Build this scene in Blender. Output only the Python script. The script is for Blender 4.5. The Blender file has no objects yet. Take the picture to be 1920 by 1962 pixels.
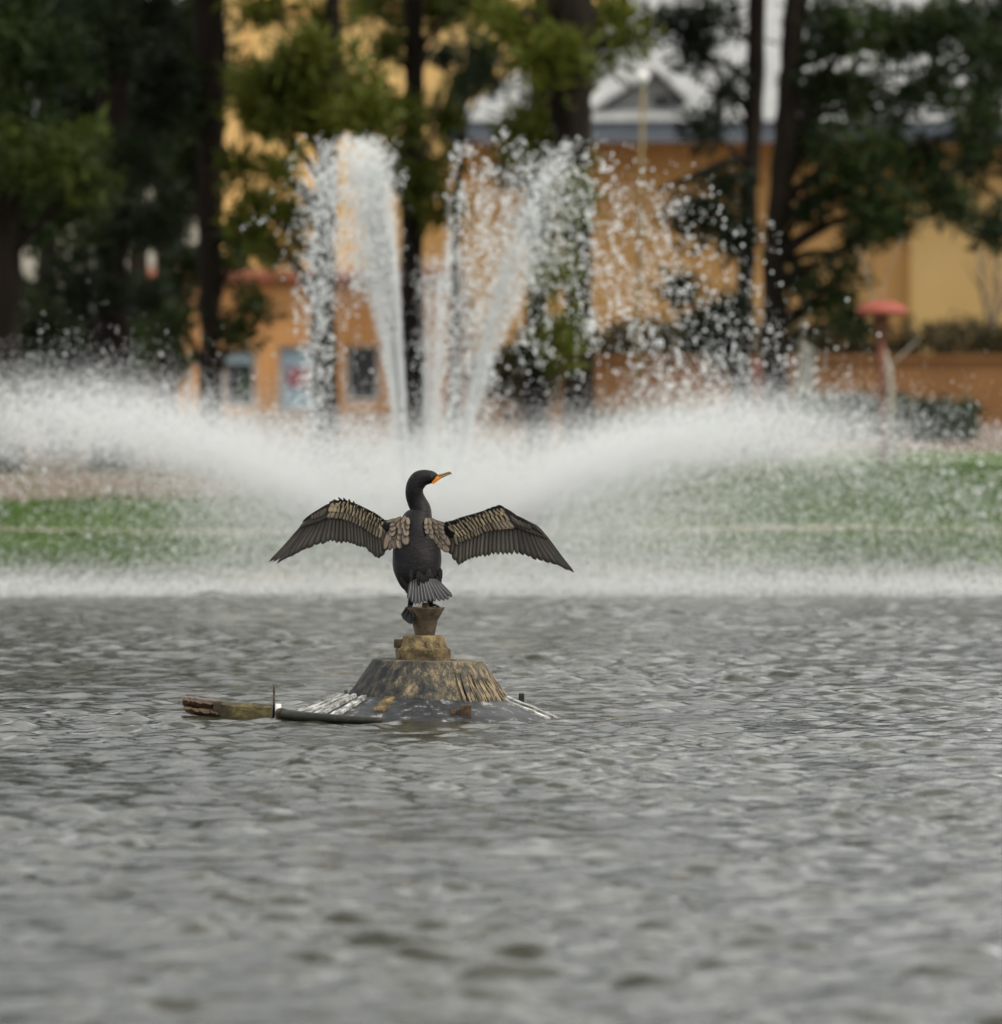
import bpy, bmesh, math, random
import numpy as np
from mathutils import Vector, Matrix

random.seed(7)
rng = np.random.default_rng(11)
S = bpy.context.scene
COL = S.collection
R = math.radians

# ------------------------------------------------------------------ camera
FPX = 16500.0            # focal length in photograph pixels (1920 wide)
CAM_H = 1.3
HOR = 660.0              # picture row of eye level
cam = bpy.data.cameras.new('camera')
cam.sensor_fit = 'HORIZONTAL'
cam.sensor_width = 36.0
cam.lens = FPX / 1920.0 * 36.0
cam.clip_start = 0.5
cam.clip_end = 3000.0
cam.dof.use_dof = True
cam.dof.focus_distance = 29.95
cam.dof.aperture_fstop = cam.lens / 1000.0 / 0.067
cam.dof.aperture_blades = 9
camo = bpy.data.objects.new('camera', cam)
COL.objects.link(camo)
camo.location = (0, 0, CAM_H)
camo.rotation_euler = (R(90) - math.atan((981.0 - HOR) / FPX), 0, 0)
S.camera = camo

# ------------------------------------------------------------------ world: thin bright cloud over a hazy sky
SUN_EL, SUN_AZ = 52.0, 118.0      # azimuth clockwise from +Y (view direction); right and a little behind the camera
w = bpy.data.worlds.new('World')
S.world = w
w.use_nodes = True
nt = w.node_tree
nt.nodes.clear()
out = nt.nodes.new('ShaderNodeOutputWorld')
bg = nt.nodes.new('ShaderNodeBackground')
bg.inputs['Strength'].default_value = 0.15
sky = nt.nodes.new('ShaderNodeTexSky')
sky.sky_type = 'NISHITA'
sky.sun_disc = False
sky.sun_elevation = R(SUN_EL)
sky.sun_rotation = R(SUN_AZ)
sky.dust_density = 3.0
tc = nt.nodes.new('ShaderNodeTexCoord')
nz = nt.nodes.new('ShaderNodeTexNoise')
nz.inputs['Scale'].default_value = 5.5
nz.inputs['Detail'].default_value = 5.0
nz.inputs['Roughness'].default_value = 0.55
cr = nt.nodes.new('ShaderNodeValToRGB')
cr.color_ramp.elements[0].position = 0.44
cr.color_ramp.elements[0].color = (2.35, 2.36, 2.36, 1)
cr.color_ramp.elements[1].position = 0.64
cr.color_ramp.elements[1].color = (12.0, 11.9, 11.2, 1)
mx = nt.nodes.new('ShaderNodeMix')
mx.data_type = 'RGBA'
mx.inputs[0].default_value = 0.90
nt.links.new(tc.outputs['Generated'], nz.inputs['Vector'])
nt.links.new(nz.outputs['Fac'], cr.inputs['Fac'])
nt.links.new(sky.outputs['Color'], mx.inputs[6])
nt.links.new(cr.outputs['Color'], mx.inputs[7])
nt.links.new(mx.outputs[2], bg.inputs['Color'])
nt.links.new(bg.outputs['Background'], out.inputs['Surface'])

# ------------------------------------------------------------------ sun
sl = bpy.data.lights.new('sun', 'SUN')
sl.energy = 1.7
sl.angle = R(8.0)
sl.color = (1.0, 0.93, 0.82)
so = bpy.data.objects.new('sun', sl)
COL.objects.link(so)
d = Vector((math.sin(R(SUN_AZ)) * math.cos(R(SUN_EL)), math.cos(R(SUN_AZ)) * math.cos(R(SUN_EL)), math.sin(R(SUN_EL))))
so.rotation_euler = d.to_track_quat('Z', 'Y').to_euler()
so.location = d * 60

# ------------------------------------------------------------------ exposure and sampling
S.view_settings.view_transform = 'Standard'
S.view_settings.look = 'None'
S.view_settings.exposure = 0.76
S.view_settings.gamma = 1.0
S.render.engine = 'CYCLES'
S.cycles.use_denoising = True
S.cycles.max_bounces = 5
S.cycles.diffuse_bounces = 3
S.cycles.glossy_bounces = 3
S.cycles.transmission_bounces = 3
S.cycles.transparent_max_bounces = 4
S.cycles.sample_clamp_indirect = 6.0
S.cycles.use_adaptive_sampling = True
S.cycles.adaptive_threshold = 0.02

# ================================================================== helpers
def P(px, py, Y):
    """point of the place at distance Y that lies towards a photograph pixel"""
    return Vector(((px - 960.0) / FPX * Y, Y, CAM_H - (py - HOR) / FPX * Y))

def PX(px, Y): return (px - 960.0) / FPX * Y
def PZ(py, Y): return CAM_H - (py - HOR) / FPX * Y

def link(o, parent=None):
    COL.objects.link(o)
    if parent is not None:
        o.parent = parent
    return o

def tag(o, label=None, cat=None, group=None, kind=None):
    if label: o['label'] = label
    if cat: o['category'] = cat
    if group: o['group'] = group
    if kind: o['kind'] = kind
    return o

def empty(name, loc):
    o = bpy.data.objects.new(name, None)
    o.location = loc
    o.empty_display_size = 0.1
    return link(o)

def mesh_obj(name, verts, faces, mat, parent=None, smooth=False, origin=None, uvs=None):
    me = bpy.data.meshes.new(name)
    if origin is not None:
        ox, oy, oz = origin
        verts = [(v[0] - ox, v[1] - oy, v[2] - oz) for v in verts]
    me.from_pydata([tuple(v) for v in verts], [], faces)
    if uvs is not None:
        ul = me.uv_layers.new(name='UVMap')
        idx = np.empty(len(me.loops), dtype=np.int32)
        me.loops.foreach_get('vertex_index', idx)
        ul.data.foreach_set('uv', np.asarray(uvs, dtype=np.float32)[idx].ravel())
    if smooth:
        me.polygons.foreach_set('use_smooth', [True] * len(me.polygons))
    me.materials.append(mat)
    me.update()
    return link(bpy.data.objects.new(name, me), parent)

def np_mesh(name, V, F, mat, parent=None, smooth=False):
    """V (n,3), F (m,k) arrays"""
    me = bpy.data.meshes.new(name)
    k = F.shape[1]
    me.vertices.add(len(V)); me.vertices.foreach_set('co', V.astype(np.float32).ravel())
    me.loops.add(F.size); me.loops.foreach_set('vertex_index', F.astype(np.int32).ravel())
    me.polygons.add(len(F))
    me.polygons.foreach_set('loop_start', np.arange(0, F.size, k, dtype=np.int32))
    me.polygons.foreach_set('loop_total', np.full(len(F), k, dtype=np.int32))
    if smooth:
        me.polygons.foreach_set('use_smooth', np.ones(len(F), dtype=bool))
    me.materials.append(mat)
    me.update(calc_edges=True)
    return link(bpy.data.objects.new(name, me), parent)

def box_geo(x0, x1, y0, y1, z0, z1):
    v = [(x0, y0, z0), (x1, y0, z0), (x1, y1, z0), (x0, y1, z0), (x0, y0, z1), (x1, y0, z1), (x1, y1, z1), (x0, y1, z1)]
    f = [(0, 3, 2, 1), (4, 5, 6, 7), (0, 1, 5, 4), (1, 2, 6, 5), (2, 3, 7, 6), (3, 0, 4, 7)]
    return v, f

def join_geo(parts):
    V, F = [], []
    for v, f in parts:
        b = len(V)
        V += list(v)
        F += [tuple(i + b for i in q) for q in f]
    return V, F

def box(name, x0, x1, y0, y1, z0, z1, mat, parent=None, origin=None, bevel=0.0):
    v, f = box_geo(x0, x1, y0, y1, z0, z1)
    o = mesh_obj(name, v, f, mat, parent, origin=origin)
    if bevel:
        m = o.modifiers.new('bevel', 'BEVEL'); m.width = bevel; m.segments = 2
    return o

def tube_geo(pts, rads, n=8, cap=True):
    pts = [Vector(p) for p in pts]
    V, F = [], []
    prev = None
    for i, p in enumerate(pts):
        t = (pts[min(i + 1, len(pts) - 1)] - pts[max(i - 1, 0)]).normalized()
        a = t.cross(Vector((0, 1, 0)) if abs(t.y) < 0.9 else Vector((1, 0, 0))).normalized() if prev is None else (prev - t * prev.dot(t)).normalized()
        prev = a
        b = t.cross(a)
        for k in range(n):
            an = 2 * math.pi * k / n
            V.append(p + (a * math.cos(an) + b * math.sin(an)) * rads[i])
    for i in range(len(pts) - 1):
        for k in range(n):
            F.append((i * n + k, i * n + (k + 1) % n, (i + 1) * n + (k + 1) % n, (i + 1) * n + k))
    if cap:
        F.append(tuple(range(n))[::-1]); F.append(tuple((len(pts) - 1) * n + k for k in range(n)))
    return V, F

def lathe_geo(cx, cy, prof, n=48, wob=None):
    """prof: list of (r, z); optional wob(angle, i) radius factor"""
    V, F = [], []
    for i, (r, z) in enumerate(prof):
        for k in range(n):
            an = 2 * math.pi * k / n
            q = r * (wob(an, i) if wob else 1.0)
            V.append((cx + q * math.cos(an), cy + q * math.sin(an), z))
    for i in range(len(prof) - 1):
        for k in range(n):
            F.append((i * n + k, i * n + (k + 1) % n, (i + 1) * n + (k + 1) % n, (i + 1) * n + k))
    return V, F

def interp(curve, s):
    c = np.asarray(curve, float)
    dd = np.r_[0, np.cumsum(np.hypot(*np.diff(c[:, :2], axis=0).T))]
    dd /= dd[-1]
    return np.array([np.interp(s, dd, c[:, j]) for j in range(c.shape[1])])

def keyed(keys, i):
    ks = np.array([k[0] for k in keys], float)
    return [float(np.interp(i, ks, [k[j] for k in keys])) for j in range(1, len(keys[0]))]

# ------------------------------------------------------------------ materials
def new_mat(name):
    m = bpy.data.materials.new(name)
    m.use_nodes = True
    n = m.node_tree
    b = n.nodes['Principled BSDF']
    return m, n, b

def N(n, t, **kw):
    x = n.nodes.new(t)
    for k, v in kw.items():
        if k in x.inputs.keys(): x.inputs[k].default_value = v
        else: setattr(x, k, v)
    return x

def ramp(n, fac, stops):
    r = n.nodes.new('ShaderNodeValToRGB')
    e = r.color_ramp.elements
    while len(e) < len(stops): e.new(0.5)
    for el, (p, c) in zip(e, stops):
        el.position = p
        el.color = (*c, 1)
    n.links.new(fac, r.inputs['Fac'])
    return r.outputs['Color']

def mottled(name, stops, scale=8.0, rough=0.8, bump=0.3, detail=6.0, stretch=(1, 1, 1), bump_dist=0.01, spec=0.3):
    m, n, b = new_mat(name)
    t = N(n, 'ShaderNodeTexCoord')
    mp = N(n, 'ShaderNodeMapping'); mp.inputs['Scale'].default_value = stretch
    n.links.new(t.outputs['Object'], mp.inputs['Vector'])
    z = N(n, 'ShaderNodeTexNoise', Scale=scale, Detail=detail, Roughness=0.62)
    n.links.new(mp.outputs['Vector'], z.inputs['Vector'])
    n.links.new(ramp(n, z.outputs['Fac'], stops), b.inputs['Base Color'])
    b.inputs['Roughness'].default_value = rough
    b.inputs['Specular IOR Level'].default_value = spec
    if bump:
        z2 = N(n, 'ShaderNodeTexNoise', Scale=scale * 3.1, Detail=6.0, Roughness=0.6)
        n.links.new(mp.outputs['Vector'], z2.inputs['Vector'])
        bm = N(n, 'ShaderNodeBump', Strength=bump, Distance=bump_dist)
        n.links.new(z2.outputs['Fac'], bm.inputs['Height'])
        n.links.new(bm.outputs['Normal'], b.inputs['Normal'])
    return m

def foliage_mat(name, c0, c1, trans=0.35):
    m, n, b = new_mat(name)
    oi = N(n, 'ShaderNodeObjectInfo')
    t = N(n, 'ShaderNodeNewGeometry')
    z = N(n, 'ShaderNodeTexNoise', Scale=2.3, Detail=3.0)
    n.links.new(t.outputs['Position'], z.inputs['Vector'])
    col = ramp(n, z.outputs['Fac'], [(0.32, c0), (0.68, c1)])
    hs = N(n, 'ShaderNodeHueSaturation')
    mr = N(n, 'ShaderNodeMapRange'); mr.inputs[3].default_value = 0.8; mr.inputs[4].default_value = 1.15
    n.links.new(oi.outputs['Random'], mr.inputs[0])
    n.links.new(mr.outputs[0], hs.inputs['Value'])
    n.links.new(col, hs.inputs['Color'])
    n.links.new(hs.outputs['Color'], b.inputs['Base Color'])
    b.inputs['Roughness'].default_value = 0.6
    b.inputs['Specular IOR Level'].default_value = 0.25
    tr = N(n, 'ShaderNodeBsdfTranslucent')
    n.links.new(hs.outputs['Color'], tr.inputs['Color'])
    ms = N(n, 'ShaderNodeMixShader'); ms.inputs[0].default_value = trans
    n.links.new(b.outputs[0], ms.inputs[1]); n.links.new(tr.outputs[0], ms.inputs[2])
    n.links.new(ms.outputs[0], n.nodes['Material Output'].inputs['Surface'])
    return m

M = {}
M['bark'] = mottled('pine bark', [(0.3, (0.007, 0.006, 0.005)), (0.7, (0.026, 0.019, 0.015))], 9, 0.95, 0.8, stretch=(1, 1, 0.25), bump_dist=0.03, spec=0.1)
M['palebark'] = mottled('pale bark', [(0.3, (0.20, 0.17, 0.14)), (0.7, (0.36, 0.32, 0.27))], 14, 0.9, 0.4, stretch=(1, 1, 0.3))
M['twig'] = mottled('dry twig', [(0.3, (0.10, 0.075, 0.05)), (0.7, (0.2, 0.15, 0.10))], 14, 0.9, 0.2)
M['needle_dark'] = foliage_mat('dark pine needles', (0.008, 0.016, 0.007), (0.022, 0.036, 0.012))
M['needle_olive'] = foliage_mat('olive pine needles', (0.050, 0.066, 0.007), (0.115, 0.125, 0.012))
M['needle_bright'] = foliage_mat('bright pine needles', (0.020, 0.036, 0.007), (0.075, 0.100, 0.013))  # light on one bough, put into the needle colour
M['needle_green'] = foliage_mat('green pine needles', (0.010, 0.021, 0.007), (0.042, 0.066, 0.014))
M['hedge'] = foliage_mat('clipped hedge leaves', (0.015, 0.035, 0.014), (0.032, 0.068, 0.022), 0.25)
M['hedge_dry'] = foliage_mat('dry hedge leaves', (0.035, 0.030, 0.012), (0.07, 0.055, 0.02), 0.25)
M['grass'] = foliage_mat('grass blades', (0.040, 0.088, 0.012), (0.085, 0.15, 0.025), 0.4)
M['stucco'] = mottled('ochre stucco', [(0.3, (0.46, 0.27, 0.10)), (0.7, (0.56, 0.34, 0.14))], 1.4, 0.9, 0.25, spec=0.15)
M['stucco_orange'] = mottled('orange stucco', [(0.3, (0.44, 0.22, 0.085)), (0.7, (0.53, 0.28, 0.115))], 1.2, 0.9, 0.25, spec=0.15)
M['stucco_yellow'] = mottled('yellow stucco', [(0.3, (0.56, 0.38, 0.15)), (0.7, (0.66, 0.46, 0.20))], 1.1, 0.9, 0.25, spec=0.15)
M['palewall'] = mottled('pale plaster', [(0.3, (0.42, 0.41, 0.36)), (0.7, (0.55, 0.53, 0.47))], 1.5, 0.9, 0.2)
M['marker'] = mottled('grey-green concrete', [(0.3, (0.17, 0.185, 0.165)), (0.7, (0.25, 0.26, 0.235))], 6, 0.9, 0.3)
M['planter'] = mottled('brown-orange render', [(0.3, (0.14, 0.070, 0.028)), (0.7, (0.22, 0.112, 0.046))], 1.2, 0.9, 0.25, spec=0.15)  # tree shade on the wall, put into the base colour
M['roof'] = mottled('pale grey roof', [(0.3, (0.22, 0.23, 0.235)), (0.7, (0.33, 0.33, 0.32))], 2.5, 0.75, 0.3)
M['fascia'] = mottled('slate fascia', [(0.3, (0.085, 0.10, 0.125)), (0.7, (0.12, 0.14, 0.165))], 3, 0.6, 0.1)
M['terracotta'] = mottled('terracotta tile', [(0.3, (0.20, 0.062, 0.034)), (0.7, (0.34, 0.12, 0.065))], 6, 0.85, 0.3)
M['darkglass'] = mottled('dark window glass', [(0.3, (0.012, 0.016, 0.020)), (0.7, (0.03, 0.035, 0.04))], 2, 0.12, 0.0, spec=0.6)
M['frame_white'] = mottled('white frame paint', [(0.3, (0.55, 0.57, 0.58)), (0.7, (0.66, 0.67, 0.66))], 5, 0.6, 0.1)
M['poster_blue'] = mottled('pale blue poster', [(0.3, (0.30, 0.46, 0.56)), (0.7, (0.42, 0.56, 0.64))], 1.5, 0.6, 0.0)
M['poster_red'] = mottled('faded red poster', [(0.3, (0.33, 0.10, 0.12)), (0.7, (0.42, 0.16, 0.17))], 2.5, 0.6, 0.0)
M['redpaint'] = mottled('weathered red paint', [(0.3, (0.24, 0.055, 0.038)), (0.7, (0.34, 0.095, 0.07))], 9, 0.7, 0.2)
M['rustpole'] = mottled('rusty red pole', [(0.3, (0.10, 0.036, 0.022)), (0.7, (0.17, 0.066, 0.042))], 12, 0.85, 0.3)
M['tan'] = mottled('tan painted pole', [(0.3, (0.20, 0.15, 0.055)), (0.7, (0.28, 0.21, 0.09))], 8, 0.7, 0.2)
M['globe'] = mottled('white glass globe', [(0.3, (0.82, 0.82, 0.80)), (0.7, (0.88, 0.88, 0.86))], 5, 0.2, 0.0, spec=0.5)
M['rail'] = mottled('galvanised rail', [(0.3, (0.26, 0.27, 0.27)), (0.7, (0.36, 0.37, 0.36))], 10, 0.5, 0.1)
M['path'] = mottled('pale concrete', [(0.3, (0.17, 0.15, 0.11)), (0.7, (0.28, 0.25, 0.20))], 3, 0.9, 0.3)

# water droplets: bright scattering beads
m, n, b = new_mat('spray droplets')
b.inputs['Base Color'].default_value = (0.79, 0.805, 0.805, 1)
b.inputs['Roughness'].default_value = 0.35
b.inputs['Specular IOR Level'].default_value = 0.3
tr = N(n, 'ShaderNodeBsdfTranslucent'); tr.inputs['Color'].default_value = (0.79, 0.805, 0.805, 1)
ms = N(n, 'ShaderNodeMixShader'); ms.inputs[0].default_value = 0.5
n.links.new(b.outputs[0], ms.inputs[1]); n.links.new(tr.outputs[0], ms.inputs[2])
n.links.new(ms.outputs[0], n.nodes['Material Output'].inputs['Surface'])
M['drops'] = m

# lake water
m, n, b = new_mat('lake water')
b.inputs['Base Color'].default_value = (0.026, 0.027, 0.017, 1)
b.inputs['Roughness'].default_value = 0.03
b.inputs['IOR'].default_value = 1.333
t = N(n, 'ShaderNodeNewGeometry')
mp = N(n, 'ShaderNodeMapping'); mp.inputs['Scale'].default_value = (1.0, 1.6, 1.0)
n.links.new(t.outputs['Position'], mp.inputs['Vector'])
z1 = N(n, 'ShaderNodeTexNoise', Scale=22.0, Detail=4.0, Roughness=0.62)
n.links.new(mp.outputs['Vector'], z1.inputs['Vector'])
bm1 = N(n, 'ShaderNodeBump', Strength=0.4, Distance=0.005)
n.links.new(z1.outputs['Fac'], bm1.inputs['Height'])
n.links.new(bm1.outputs['Normal'], b.inputs['Normal'])
M['water'] = m

# ground: grass with bare brown soil under the pines
m, n, b = new_mat('bank soil and turf')
t = N(n, 'ShaderNodeNewGeometry')
sx = N(n, 'ShaderNodeSeparateXYZ'); n.links.new(t.outputs['Position'], sx.inputs[0])
z = N(n, 'ShaderNodeTexNoise', Scale=1.3, Detail=5.0); n.links.new(t.outputs['Position'], z.inputs['Vector'])
zf = N(n, 'ShaderNodeTexNoise', Scale=14.0, Detail=5.0); n.links.new(t.outputs['Position'], zf.inputs['Vector'])
def math_node(op, a, bb):
    q = N(n, 'ShaderNodeMath', operation=op)
    for i, x in enumerate((a, bb)):
        if hasattr(x, 'links'): n.links.new(x, q.inputs[i])
        else: q.inputs[i].default_value = x
    return q.outputs[0]
# soil where the pines stand on the left: x < about -1.0, y beyond 55.6
fx = N(n, 'ShaderNodeMapRange'); n.links.new(math_node('ADD', sx.outputs[0], math_node('MULTIPLY', z.outputs['Fac'], 1.2)), fx.inputs[0])
fx.inputs[1].default_value = -0.2; fx.inputs[2].default_value = -1.0
fy = N(n, 'ShaderNodeMapRange'); n.links.new(math_node('ADD', sx.outputs[1], math_node('MULTIPLY', z.outputs['Fac'], 0.8)), fy.inputs[0])
fy.inputs[1].default_value = 55.7; fy.inputs[2].default_value = 56.2
soil = math_node('MULTIPLY', fx.outputs[0], fy.outputs[0])
far = N(n, 'ShaderNodeMapRange'); n.links.new(math_node('ADD', sx.outputs[1], math_node('MULTIPLY', z.outputs['Fac'], 6.0)), far.inputs[0])
far.inputs[1].default_value = 74; far.inputs[2].default_value = 78
soil = math_node('MAXIMUM', soil, far.outputs[0])
cg = ramp(n, zf.outputs['Fac'], [(0.3, (0.045, 0.085, 0.016)), (0.7, (0.085, 0.14, 0.026))])
cs = ramp(n, zf.outputs['Fac'], [(0.3, (0.085, 0.062, 0.046)), (0.7, (0.17, 0.125, 0.095))])
mxx = N(n, 'ShaderNodeMix', data_type='RGBA')
n.links.new(soil, mxx.inputs[0]); n.links.new(cg, mxx.inputs[6]); n.links.new(cs, mxx.inputs[7])
n.links.new(mxx.outputs[2], b.inputs['Base Color'])
b.inputs['Roughness'].default_value = 0.95
bmp = N(n, 'ShaderNodeBump', Strength=0.6, Distance=0.03); n.links.new(zf.outputs['Fac'], bmp.inputs['Height'])
n.links.new(bmp.outputs['Normal'], b.inputs['Normal'])
M['ground'] = m

# ================================================================== the setting
def ground_z(x, y):
    x = np.asarray(x, float); y = np.asarray(y, float)
    z = np.interp(y, [-60, -4, 3, 7, 12, 49, 51.8, 55.2, 60, 75, 100, 160, 600],
                  [0.3, 0.12, 0.02, -0.35, -0.8, -0.7, -0.03, 0.29, 0.35, 0.40, 0.48, 0.55, 1.0])
    wv = 0.03 * np.sin(x * 0.9 + 1.3) * np.sin(y * 0.7) + 0.02 * np.sin(x * 2.3 + y * 1.7)
    return z + wv * np.interp(y, [51, 54, 70, 90], [0, 0.5, 1, 0])

def sheet(name, xs, ys, zf, mat, smooth=True):
    X, Y = np.meshgrid(xs, ys)
    Z = zf(X, Y)
    V = np.stack([X, Y, Z], -1).reshape(-1, 3)
    nx, ny = len(xs), len(ys)
    i = (np.arange(ny - 1)[:, None] * nx + np.arange(nx - 1)[None, :]).ravel()
    F = np.stack([i, i + 1, i + nx + 1, i + nx], 1)
    return np_mesh(name, V, F, mat, smooth=smooth)

def graded(lo, fa, fb, hi, step, grow=1.18):
    a = list(np.arange(fa, fb + step * 0.5, step))
    s = step
    while a[-1] < hi: s *= grow; a.append(a[-1] + s)
    a[-1] = hi
    s = step
    while a[0] > lo: s *= grow; a.insert(0, a[0] - s)
    a[0] = lo
    return np.array(a)

g = sheet('ground', graded(-300, -8, 8, 300, 0.25), graded(-60, 48, 80, 600, 0.25), ground_z, M['ground'])
tag(g, 'grassy lake bank with bare brown soil under the pines', kind='structure')

# lake: real ripples, finest where the lens is focused
wx = graded(-250, -3.3, 3.3, 250, 0.026, 1.10)
wy = graded(-2, 14.5, 45.5, 53.5, 0.021, 1.09)
wr = np.random.default_rng(5)
waves = []
for k in range(120):
    if k < 80:
        lam = 0.085 * (0.27 / 0.085) ** wr.random(); st = 0.0310
    else:
        lam = 0.26 * (0.95 / 0.26) ** wr.random(); st = 0.0105
    th = R(90) + wr.normal(0, R(35)) + R(10)
    waves.append((2 * math.pi / lam * math.cos(th), 2 * math.pi / lam * math.sin(th), st * lam / (2 * math.pi), wr.random() * 6.283, lam))
def water_z(X, Y):
    Z = np.zeros_like(X)
    gx = np.interp(np.abs(X), [3.0, 5, 9, 20], [1, 0.8, 0.35, 0.0])
    gust = 0.80 + 0.32 * np.sin(X * 0.9 + 0.35 * Y + 1.0) * np.sin(Y * 0.43 + 0.6 * X) + 0.12 * np.sin(X * 2.1 - Y * 0.9)
    for kx, ky, a, ph, lam in waves:
        Z += a * np.sin(kx * X + ky * Y + ph + 0.5 * np.sin(0.31 * X * ky / 6 + ph))
    # sharpen the crests a little
    rms = Z.std()
    Z = rms * (np.exp(0.16 * Z / max(rms, 1e-6)) - 1.013) / 0.165
    return Z * gust * np.interp(np.abs(X), [3.2, 6, 14], [1, 0.6, 0]) 
wo = sheet('lake_water', wx, wy, water_z, M['water'])
tag(wo, 'rippled grey-green lake water', kind='structure')

# shore path and second path: pale concrete strips laid on the bank
def strip(name, x0, x1, yc, half, label):
    xs = np.arange(x0, x1 + 0.2, 0.25)
    ys = np.linspace(-half, half, 5)
    X, D = np.meshgrid(xs, ys)
    Y = yc(X) + D
    Z = ground_z(X, Y) + 0.012
    V = np.stack([X, Y, Z], -1).reshape(-1, 3)
    nx = len(xs)
    i = (np.arange(4)[:, None] * nx + np.arange(nx - 1)[None, :]).ravel()
    o = np_mesh(name, V, np.stack([i, i + 1, i + nx + 1, i + nx], 1), M['path'])
    return tag(o, label, kind='structure')
path_y = lambda X: 53.55 + 0.06 * np.sin(X * 0.8)
path2_y = lambda X: 61.6 + 0.05 * X
strip('shore_path', -30, 30, path_y, 0.10, 'narrow pale concrete path along the foot of the grass bank')
strip('upper_path', 0.6, 30, path2_y, 0.26, 'pale concrete path at the top of the grass bank')

# ================================================================== buildings
def part_box(root, name, x0, x1, y0, y1, z0, z1, mat, parent=None):
    return box(name, x0, x1, y0, y1, z0, z1, M[mat], parent or root, origin=(root.location if (parent is None) else root.location))

# --- right: low hip-roofed pavilion
bw = empty('pavilion', (PX(1500, 100), 100, 0.46))
tag(bw, 'low ochre stucco pavilion with pale grey hip roof and slate-blue eaves', 'building')
YB = 100.0
xl, xr = PX(905, YB), PX(2700, YB)
zt = PZ(262, YB)
part_box(bw, 'wall', xl, PX(1742, YB), YB, YB + 9, 0.3, zt, 'stucco')
part_box(bw, 'wall', PX(1742, YB), xr, YB - 0.25, YB + 9, 0.3, zt - 0.004, 'stucco_yellow')
# roof: hip with eaves
ye = YB - 1.3
ze0, ze1 = PZ(272, ye), PZ(232, ye)
exl, exr = PX(872, ye), PX(2740, ye)
yb_ = YB + 9.6
o_ = bw.location
fz = [((exl, ye, ze0), (exr, ye, ze0), (exr, ye + 0.06, ze0), (exl, ye + 0.06, ze0), (exl, ye, ze1), (exr, ye, ze1), (exr, ye + 0.06, ze1), (exl, ye + 0.06, ze1))]
box('fascia', exl, exr, ye, ye + 0.06, ze0, ze1, M['fascia'], bw, origin=o_)
box('fascia', exl - 0.06, exl - 0.002, ye, yb_, ze0, ze1, M['fascia'], bw, origin=o_)
box('soffit', exl, exr, ye + 0.062, yb_, ze0 + 0.03, ze0 + 0.06, M['stucco_orange'], bw, origin=o_)
ym = (ye + yb_) / 2
zr = ze1 + (ym - ye) * 0.36
rl, rr = exl + (zr - ze1) / 0.80, exr - (ym - ye)
rf = mesh_obj('roof', [(exl - 0.08, ye - 0.05, ze1 + 0.004), (exr, ye - 0.05, ze1 + 0.004), (exr, yb_, ze1 + 0.004), (exl - 0.08, yb_, ze1 + 0.004), (rl, ym, zr), (rr, ym, zr)],
              [(0, 1, 5, 4), (1, 2, 5), (2, 3, 4, 5), (3, 0, 4)], M['roof'], bw, origin=o_)
# standing seams on the front slope
nseam = 46
for k in range(nseam):
    x = exl + 0.4 + (exr - exl - 0.8) * k / (nseam - 1)
    tmax = 1.0
    if x < rl: tmax = (x - exl) / (rl - exl)
    if x > rr: tmax = (exr - x) / (exr - rr)
    if PX(2120, YB) < x: continue
    a = Vector((x, ye - 0.04, ze1 + 0.006)); e = Vector((x, ye + (ym - ye) * tmax * 0.98, ze1 + (zr - ze1) * tmax * 0.98 + 0.006))
    nrm = Vector((0, -0.339, 0.94))
    V = [a + Vector((-0.012, 0, 0)), a + Vector((0.012, 0, 0)), e + Vector((0.012, 0, 0)), e + Vector((-0.012, 0, 0))]
    V += [v + nrm * 0.012 for v in V]
    mesh_obj('roof_seam', V, [(4, 5, 6, 7), (0, 1, 5, 4), (1, 2, 6, 5), (2, 3, 7, 6), (3, 0, 4, 7)], M['roof'], rf, origin=o_)
# roof dormer vent
yd = ye + 0.40
dx0, dx1, dzb, dzt = PX(1150, yd), PX(1300, yd), PZ(205, yd), PZ(138, yd)
dxm = (dx0 + dx1) / 2 + 0.18
dm = mesh_obj('dormer', [(dx0 + .1, yd, dzb - .2), (dx1 - .05, yd, dzb - .2), (dx1 - .05, yd, dzb + .12), (dxm, yd, dzt - .03), (dx0 + .1, yd, dzb + .02),
                         (dx0 + .1, yd + 3.2, dzb - .2), (dx1 - .05, yd + 3.2, dzb - .2), (dx1 - .05, yd + 3.2, dzb + .12), (dxm, yd + 3.2, dzt - .03), (dx0 + .1, yd + 3.2, dzb + .02)],
              [(0, 1, 2, 3, 4), (5, 9, 8, 7, 6), (1, 6, 7, 2), (0, 4, 9, 5)], M['roof'], bw, origin=o_)
mesh_obj('dormer_roof', [(dx0 - .1, yd - .25, dzb - .06), (dxm, yd - .25, dzt), (dx1 + .1, yd - .25, dzb + .06), (dx0 - .1, yd + 3.4, dzb - .06), (dxm, yd + 3.4, dzt), (dx1 + .1, yd + 3.4, dzb + .06),
                         (dx0 - .1, yd - .25, dzb - .02), (dxm, yd - .25, dzt + .05), (dx1 + .1, yd - .25, dzb + .10), (dx0 - .1, yd + 3.4, dzb - .02), (dxm, yd + 3.4, dzt + .05), (dx1 + .1, yd + 3.4, dzb + .10)],
         [(0, 3, 4, 1), (1, 4, 5, 2), (6, 7, 10, 9), (7, 8, 11, 10), (0, 1, 7, 6), (1, 2, 8, 7)], M['roof'], dm, origin=o_)
box('dormer_window', dxm - 0.02, dx1 - .09, yd - .02, yd - .003, dzb + .0, dzb + .13, M['darkglass'], dm, origin=o_)

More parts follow.
